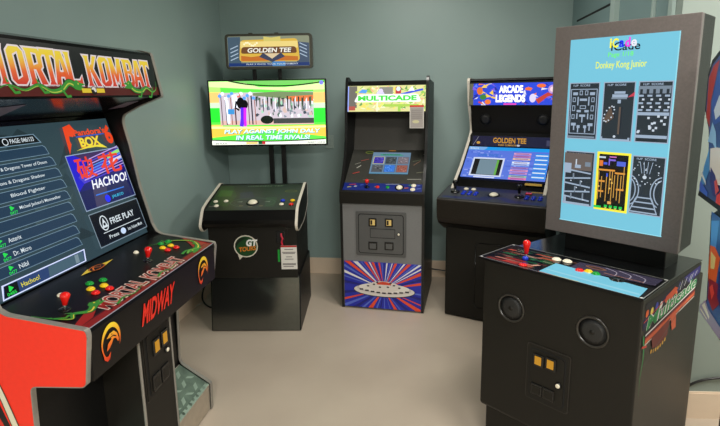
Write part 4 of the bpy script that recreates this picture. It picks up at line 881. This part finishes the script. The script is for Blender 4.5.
for x, y in ((X0 + .008, .010), (X1 - .008, .010), (X0 + .008, .268), (X1 - .008, .268)): a.circ(x, y, .006, S_(190, 190, 186, .2))
cp = q.build('control_panel', ic)
ip = lambda x, y: IO + Vector((x, 0, 0)) + IV * y
joystick(cp, ip(.127, .125), (0, 0, 1), 'red_plastic', .078, 'bat'); MB().lathe([(.012, .001), (.012, .012), (.006, .016)], 'blue_plastic', M=local_plane(ip(.134, .105), IN)).build('button', cp)
MB().lathe([(.017, .001), (.017, .006), (.010, .009)], 'red_plastic', M=local_plane(ip(.165, .030), IN)).build('button', cp)
for x, y, m in ((.220, .205, 'white_plastic'), (.262, .212, 'white_plastic'), (.345, .135, 'red_plastic'), (.374, .148, 'yellow_plastic'), (.404, .141, 'green_plastic')): button(cp, ip(x, y), IN, m, .0165 if m != 'white_plastic' else .019)
button(cp, ip(.484, .135), IN, 'black_plastic', .027)
speaker(ic, .1335, .738, -.0005, .060); speaker(ic, .4575, .749, -.0005, .060)
coin_door(ic, .214, .390, .384, .622, .0, 'black_textured', [(.268, .566, .044, .052), (.318, .570, .044, .052)], 'amber_insert', (.352, .495), [(.265, .440, .048, .048), (.315, .440, .048, .048)], fx=(.014, .012))
# side artwork on the right face
q = MB(); a = Art(q, (IW + .0006, 0, 0), (0, 1, 0), (0, 0, 1), .00007); rnd = random.Random(21)
sl = -.055
def sp(y, z): return (y, z + sl * y)
def spoly(pts, c): a.poly([sp(*p) for p in pts], S_(*c, rough=.7))
spoly([(.03, .895), (.70, .900), (.72, .83), (.62, .80), (.04, .76)], (16, 16, 26)); spoly([(.48, .892), (.72, .895), (.72, .865), (.56, .852)], (38, 30, 110)); spoly([(.02, .84), (.30, .88), (.30, .86), (.02, .80)], (26, 26, 70))
for i in range(10): y = .40 + i * .030; a.line([sp(y, .85 + .002 * i), sp(y + .03, .885)], .006, S_(*rnd.choice([(60, 50, 160), (200, 200, 210), (30, 26, 90)])))
for y, c in ((.05, (214, 96, 46)), (.10, (226, 200, 90)), (.15, (60, 70, 170)), (.20, (220, 220, 220)), (.26, (216, 84, 44)), (.32, (230, 150, 60)), (.38, (226, 110, 60))): a.circ(*sp(y, .855 + .01 * math.sin(y * 60)), .016, S_(*c, rough=.7), .014, n=9)
spoly([(.25, .868), (.36, .882), (.40, .868), (.33, .845), (.24, .85)], (206, 84, 46)); a.line([sp(.02, .83), sp(.30, .868)], .004, S_(200, 60, 50, rough=.7))
for dx, c, b_ in ((.0, (226, 220, 220), .07), (.003, (40, 140, 76), .025)): a.text('Multicade', .050 + dx, .670, .788, .838, S_(*c, rough=.7), b_, shear=.35, slope=-.02)
for k, (w_, c) in enumerate(((.007, (220, 210, 210)), (.006, (150, 40, 40)), (.016, (206, 92, 54)), (.004, (226, 210, 200)))): a.line([sp(.05, .775 - k * .012), sp(.66, .812 - k * .014)], w_, S_(*c, rough=.7))
spoly([(.33, .772), (.40, .776), (.42, .70), (.37, .70)], (196, 88, 54)); spoly([(.12, .745), (.33, .765), (.31, .70), (.22, .685), (.14, .70)], (112, 42, 36))
for i in range(7): a.circ(*sp(.13 + i * .026, .69 - .010 * math.sin(i * .5)), .008, S_(222, 170, 60, rough=.7), n=8)
a.curve([sp(.028, .78), sp(.045, .70), sp(.03, .62), sp(.035, .55)], .014, S_(36, 132, 70, rough=.7), True); a.line([sp(.02, .74), sp(.07, .73)], .008, S_(206, 60, 50, rough=.7)); a.line([sp(.06, .66), sp(.58, .80)], .003, S_(90, 90, 90, rough=.7))
q.build('side_art', ic)
# neck and monitor
MB().box(.14, .55, .44, .62, .865, 1.05, 'black_vinyl', .004).build('monitor_stand', ic)
MD, MT = .37, .178
q = MB().box(.077, .606, MD, MD + .03, .985, 1.866, 'monitor_brown', .003); mon = q.build('monitor', ic)
MB().box(.0775, .6055, MD + .029, MD + MT, .9855, 1.8655, 'black_vinyl', .003).build('monitor_casing', mon)
q = MB().box(.12, .56, MD + MT, MD + MT + .02, 1.03, 1.82, 'black_vinyl', .004); q.build('monitor_back', mon)
q = MB(); a = Art(q, (0, MD - .0006, 0), (1, 0, 0), (0, 0, 1), .00012)
sky = E_(118, 196, 220, 1.0); a.rect(.145, .543, 1.043, 1.809, sky); a.rect(.141, .547, 1.0425, 1.046, E_(150, 220, 236, 1)); a.rect(.541, .545, 1.043, 1.809, E_(150, 220, 236, 1))
lx, cxs = .306, [(246, 240, 60), (246, 240, 60), (20, 40, 230), (230, 60, 220), (226, 226, 236)]
a.text('iCade', .308, .414, 1.754, 1.786, E_(16, 16, 24, 1), .015)
for i, (ch, c) in enumerate(zip('iCade', cxs)):
    xa, xb = [(.302, .309), (.312, .334), (.337, .356), (.359, .378), (.381, .401)][i]; ya, yb = 1.766, 1.766 + [.036, .035, .026, .036, .026][i]
    a.text(ch, xa, xb, ya, yb, E_(*c, 1.1), .03)
a.text('Page 1/18', .299, .392, 1.726, 1.749, E_(110, 236, 110, 1.1), .012); a.text('Donkey Kong Junior', .254, .442, 1.680, 1.715, E_(224, 236, 90, 1.1), .012)
pal = E_(156, 174, 196, 1); dk_ = E_(38, 46, 54, 1); md = E_(120, 134, 150, 1); lt = E_(200, 212, 226, 1)
xc = [(.153, .277), (.291, .411), (.421, .539)]
def cell(i, r): x0, x1 = xc[i]; y0, y1 = ((1.402, 1.635), (1.119, 1.351))[r]; return x0, x1, y0, y1
for r in range(2):
    for i in range(3):
        x0, x1, y0, y1 = cell(i, r); sel = (i == 1 and r == 1)
        if sel: a.rect(x0 - .005, x1 + .005, y0 - .005, y1 + .005, E_(244, 232, 60, 1.1))
        else: a.rect(x0, x1, y0, y1, pal)
        a.rect(x0 + .004, x1 - .004, y0 + .004, y1 - .004, E_(12, 10, 12, 1) if sel else dk_)
        if not sel: a.text('1UP  SCORE', x0 + .016, x0 + .085, y1 - .016, y1 - .008, pal, .02)
# maze
x0, x1, y0, y1 = cell(0, 0); W_, H_ = x1 - x0, y1 - y0
def mz(u0, u1, v0, v1, m=pal): a.rect(x0 + u0 * W_, x0 + u1 * W_, y0 + v0 * H_, y0 + v1 * H_, m)
a.frame(x0 + .008, x1 - .008, y0 + .022, y1 - .026, .003, pal)
for k, (u0, v0, u1, v1) in enumerate(((.14, .78, .30, .83), (.36, .78, .46, .86), (.14, .66, .24, .74), (.30, .60, .34, .75), (.38, .68, .62, .72), (.14, .50, .24, .60), (.30, .48, .44, .52), (.40, .54, .60, .60), (.30, .36, .34, .46), (.14, .36, .24, .44), (.40, .40, .60, .44), (.48, .30, .52, .42), (.14, .24, .30, .29), (.22, .16, .26, .28), (.34, .20, .44, .25), (.36, .12, .40, .24))):
    for s_ in (0, 1):
        p0, p1 = (u0, u1) if not s_ else (1 - u1, 1 - u0); mz(p0, p1, v0, v1); mz(p0 + .02, p1 - .02, v0 + .012, v1 - .012, dk_) if (u1 - u0 > .08 and v1 - v0 > .05) else None
mz(.05, .95, .03, .06, md)
# falling-bug screen
x0, x1, y0, y1 = cell(1, 0); W_, H_ = x1 - x0, y1 - y0
mz(.38, .72, .80, .84, pal); mz(.32, .80, .74, .79, pal); mz(.30, .78, .71, .74, md); mz(.50, .60, .64, .70, pal); mz(.56, .62, .12, .58, E_(96, 82, 74, 1)); a.poly([(x0 + .08 * W_, y0 + .35 * H_), (x0 + .30 * W_, y0 + .60 * H_), (x0 + .42 * W_, y0 + .40 * H_), (x0 + .20 * W_, y0 + .30 * H_)], E_(92, 76, 66, 1)); a.poly([(x0 + .80 * W_, y0 + .74 * H_), (x1, y0 + .83 * H_), (x1, y0 + .76 * H_)], E_(200, 60, 80, 1))
for k in range(12): t = k / 12 * 2 * math.pi; a.circ(x0 + (.26 + .16 * math.cos(t)) * W_, y0 + (.46 + .13 * math.sin(t + .6)) * H_, .0032, lt, n=6)
a.circ(x0 + .48 * W_, y0 + .08 * H_, .005, lt); mz(.04, .96, .02, .04, pal); mz(.04, .10, .02, .07, pal); mz(.90, .96, .02, .07, pal)
# river crossing screen
x0, x1, y0, y1 = cell(2, 0); W_, H_ = x1 - x0, y1 - y0; rnd = random.Random(2)
mz(.03, .97, .80, .92, md)
for k in range(5): mz(.08 + k * .19, .16 + k * .19, .80, .87, dk_)
mz(.03, .97, .45, .50, pal); mz(.03, .97, .08, .13, pal)
for j, v in enumerate((.75, .69, .63, .57, .52)):
    for k in range(4): u = .06 + k * .25 + (j % 2) * .1; mz(u, min(u + (.14 if j % 2 == 0 else .07), .97), v, v + .03, pal if j % 2 == 0 else lt)
for k in range(14): u, v = rnd.uniform(.06, .88), rnd.uniform(.15, .42); mz(u, u + .07, v, v + .035, lt)
a.rect(x0 + .01, x1 - .04, y0 + .008, y0 + .014, E_(30, 34, 40, 1))
# girders
x0, x1, y0, y1 = cell(0, 1); W_, H_ = x1 - x0, y1 - y0
mz(.03, .97, .66, .97, E_(102, 92, 88, 1)); mz(.03, .28, .60, .78, pal); mz(.40, .60, .70, .76, pal); mz(.42, .46, .76, .86, lt); mz(.74, .92, .74, .82, md)
for k in range(5):
    v = .64 - k * .125; s_ = 1 if k % 2 else -1
    a.line([(x0 + .06 * W_, y0 + (v - s_ * .025) * H_), (x1 - .05 * W_, y0 + (v + s_ * .025) * H_)], .0062, pal)
for u, v in ((.35, .52), (.6, .40), (.42, .28), (.7, .17), (.3, .15)): mz(u, u + .05, v - .03, v + .08, md)
for u, v in ((.3, .46), (.66, .46), (.5, .34), (.8, .31), (.75, .13)): a.circ(x0 + u * W_, y0 + v * H_, .003, lt, n=7)
mz(.03, .97, .03, .06, pal); mz(.10, .16, .06, .16, pal)
# vines, in colour
x0, x1, y0, y1 = cell(1, 1); W_, H_ = x1 - x0, y1 - y0; og = E_(222, 150, 60, 1); bl_ = E_(70, 90, 220, 1); gn = E_(30, 200, 80, 1)
mz(.06, .62, .70, .73, og); mz(.62, .94, .66, .69, og); mz(.10, .22, .78, .88, E_(226, 120, 50, 1)); mz(.24, .36, .81, .85, bl_); mz(.66, .94, .80, .88, E_(80, 100, 214, 1)); mz(.40, .44, .80, .92, E_(130, 100, 220, 1)); mz(.44, .62, .88, .91, E_(130, 100, 220, 1)); mz(.08, .30, .92, .95, lt); mz(.42, .64, .94, .96, E_(210, 110, 190, 1))
for k, (u, va, vb) in enumerate(((.10, .18, .68), (.20, .22, .60), (.36, .16, .66), (.46, .30, .70), (.54, .18, .70), (.62, .24, .64), (.72, .20, .66), (.82, .16, .64), (.90, .40, .80))): mz(u, u + .024, va, vb, E_(214, 160, 70, 1))
mz(.12, .32, .50, .53, og); mz(.08, .30, .32, .35, og); mz(.70, .94, .38, .41, og); mz(.36, .41, .60, .66, bl_); mz(.46, .58, .12, .17, E_(230, 170, 90, 1)); mz(.02, .26, .03, .07, gn)
for u in (.36, .52, .68, .84): mz(u, u + .10, .05, .10, gn); mz(u + .03, u + .07, .02, .06, E_(232, 200, 90, 1))
for u, v in ((.5, .56), (.56, .5), (.5, .4), (.14, .42)): a.circ(x0 + u * W_, y0 + v * H_, .004, E_(236, 190, 90, 1), n=7)
# arched stairs
x0, x1, y0, y1 = cell(2, 1); W_, H_ = x1 - x0, y1 - y0; a.clip = (x0 + .003, x1 - .003, y0 + .003, y1 - .003)
for t_ in (.0, .012): a.arc(x0 - .002, y0 + .42 * H_, .042 - t_, .062 - t_, .004, pal, -70, 90); a.arc(x1 + .002, y0 + .42 * H_, .042 - t_, .062 - t_, .004, pal, 90, 250)
a.clip = None
for k, v in enumerate((.30, .22, .13, .05)): mz(.26 - k * .06, .74 + k * .06, v, v + .022, pal)
a.line([(x0 + .26 * W_, y0 + .30 * H_), (x0 + .08 * W_, y0 + .05 * H_)], .004, pal); a.line([(x0 + .74 * W_, y0 + .30 * H_), (x0 + .92 * W_, y0 + .05 * H_)], .004, pal)
for u in (.30, .42, .55, .68): a.line([(x0 + u * W_, y1 - .02), (x0 + (u * .6 + .2) * W_, y0 + .72 * H_)], .0022, pal)
rnd = random.Random(8)
for k in range(26): a.circ(x0 + rnd.uniform(.08, .92) * W_, y0 + rnd.uniform(.52, .92) * H_, rnd.uniform(.0018, .0032), lt, n=6)
a.circ(x0 + .48 * W_, y0 + .66 * H_, .007, lt); mz(.3, .4, .5, .53, md)
q.build('screen', mon)

# ------------------------------------------------------------ 6. colourful cabinet at the right edge
ra = 69.0   # heading of the cabinet's front
# local frame: +x = direction of the front (s), y = across the cabinet (+y points to camera-left face = y 0 side), z up
P0 = Vector((0, 0, 1.6082)) + (Vector((1.18179718, 1.63595865, .83620552)) - Vector((0, 0, 1.6082))) * .95
fz = lambda z: 1.6082 + (z - 1.6082) * .95
rc = thing('arcade_cabinet', 'arcade cabinet with painted blue, white and orange side art, cut off by the right edge', 'arcade cabinet', (P0.x, P0.y, 0), ra)
def fs(pts): return [(s_ * .95, fz(z)) for s_, z in pts]
rp_ = fs([(0.0, .836), (-.014, .868), (-.055, .905), (-.02, 1.07), (.004, 1.184), (-.06, 1.216), (.184, 1.217), (.17, 1.26), (.115, 1.39), (.14, 1.46), (.215, 1.527), (.226, 1.652), (.195, 1.70), (.115, 1.731), (-.10, 1.76), (-.44, 1.76), (-.44, .843)])
rp_ = rp_[:-1] + [(-.42, .004), (-.29, .004), (-.29, .80), (-.27, fz(.843))]
for yy in (-.02, -.55):
    q = MB().prism(rp_, 'y', yy, yy + .02, 'black_vinyl'); o_ = q.build('side_panel', rc)
q = MB().prism([(p[0] - (.012 if p[0] > -.25 else 0), p[1]) for p in rp_], 'y', -.53, -.02, 'black_vinyl'); q.build('body', rc)
q = MB(); a = Art(q, (0, .0006, 0), (-1, 0, 0), (0, 0, 1), .0002)      # viewed from camera-left: +s runs to the left
def rpoly(pts, c): a.poly([(-p[0] * .95, fz(p[1])) for p in pts], S_(*[min(250, int(v * 1.3)) for v in c], .3))
rpoly([(.17, 1.235), (.175, 1.26), (.11, 1.39), (.13, 1.46), (.20, 1.53), (.21, 1.64), (.18, 1.685), (.10, 1.715), (-.20, 1.73), (-.20, 1.235)], (34, 62, 116))
rpoly([(.185, 1.50), (.205, 1.64), (.165, 1.68), (.10, 1.70), (.12, 1.64), (.15, 1.56), (.13, 1.47)], (150, 30, 26)); rpoly([(.10, 1.66), (.14, 1.55), (.09, 1.48), (.0, 1.50), (.0, 1.66)], (30, 70, 140)); rpoly([(.06, 1.58), (.10, 1.53), (.07, 1.50), (.02, 1.52), (.0, 1.60)], (170, 180, 196)); rpoly([(.13, 1.42), (.10, 1.49), (.05, 1.46), (.02, 1.40), (.07, 1.42)], (120, 160, 200))
rpoly([(.09, 1.40), (.03, 1.41), (-.10, 1.42), (-.10, 1.30), (.02, 1.29), (.07, 1.33)], (196, 184, 176)); rpoly([(.14, 1.33), (.10, 1.40), (.07, 1.33), (.11, 1.27), (.16, 1.26)], (56, 120, 170)); rpoly([(.06, 1.34), (.0, 1.32), (-.06, 1.26), (.0, 1.25), (.05, 1.29)], (24, 24, 96)); rpoly([(.165, 1.31), (.10, 1.285), (.09, 1.27), (.16, 1.295)], (190, 210, 226)); rpoly([(.16, 1.275), (.06, 1.25), (.06, 1.235), (.165, 1.24)], (40, 80, 170)); rpoly([(-.04, 1.26), (-.12, 1.30), (-.12, 1.236), (-.04, 1.236)], (200, 40, 30)); rpoly([(.0, 1.30), (-.03, 1.26), (-.06, 1.28), (-.02, 1.31)], (180, 60, 60))
rpoly([(-.01, 1.20), (-.02, 1.17), (-.045, 1.06), (-.075, .91), (-.035, .87), (-.24, .87), (-.24, 1.20)], (28, 74, 132)); rpoly([(-.02, 1.17), (-.05, 1.06), (-.10, 1.07), (-.10, 1.19)], (60, 120, 180)); rpoly([(-.04, 1.09), (-.05, 1.00), (-.07, .97), (-.14, .99), (-.15, 1.08), (-.09, 1.10)], (200, 84, 40)); rpoly([(-.055, 1.075), (-.07, 1.02), (-.11, 1.03), (-.11, 1.07)], (232, 170, 110)); rpoly([(-.07, .985), (-.08, .92), (-.14, .90), (-.20, .95), (-.16, 1.0)], (120, 24, 40)); rpoly([(-.085, .96), (-.12, .93), (-.14, .96), (-.11, .98)], (200, 60, 50)); rpoly([(-.16, 1.04), (-.24, 1.06), (-.24, .92), (-.17, .96)], (30, 34, 90))
rpoly([(-.005, .862), (-.06, .905), (-.10, .89), (-.24, .885), (-.24, .850), (-.01, .842)], (124, 122, 150)); rpoly([(-.03, .873), (-.055, .893), (-.12, .872), (-.12, .862)], (206, 198, 180)); rpoly([(-.02, .860), (-.10, .856), (-.10, .851), (-.02, .853)], (200, 190, 176))
q.build('side_art', rc)

# ------------------------------------------------------------ cables
def cable(pts, r, m, label, cat='cable'):
    o = MB().tube(pts, r, m).build('cable'); return tag(o, label, cat)
cable([(-1.05, 3.62, .008), (-1.16, 3.60, .01), (-1.235, 3.66, .05), (-1.24, 3.75, .12), (-1.19, 3.83, .15), (-1.05, 3.84, .16)], .007, 'cable_black', 'black cable looping out beside the golf pedestal by the left wall')
cable([(-1.22, 3.95, .006), (-1.25, 3.83, .006), (-1.225, 3.74, .006), (-1.30, 3.60, .006), (-1.385, 3.35, .006), (-1.42, 3.1, .006)], .004, 'cable_white', 'thin white wire lying on the floor along the left baseboard')
cable([(.42, 4.215, .075), (.55, 4.205, .085), (.66, 4.185, .07), (.80, 4.155, .06), (.95, 4.12, .055)], .006, 'cable_black', 'black cable along the baseboard between middle and corner cabinets')
cable([(1.515, 2.225, .115), (1.55, 2.215, .14), (1.60, 2.218, .185), (1.68, 2.213, .215), (1.80, 2.205, .222), (2.0, 2.19, .20)], .006, 'cable_black', 'black cable arching over the pale return wall above its baseboard, at lower right')
cable([(1.66, 2.12, .009), (1.63, 2.06, .009), (1.68, 2.02, .009), (1.78, 2.03, .009), (1.9, 2.1, .009)], .006, 'cable_black', 'black cable curling on the floor at the bottom right corner')
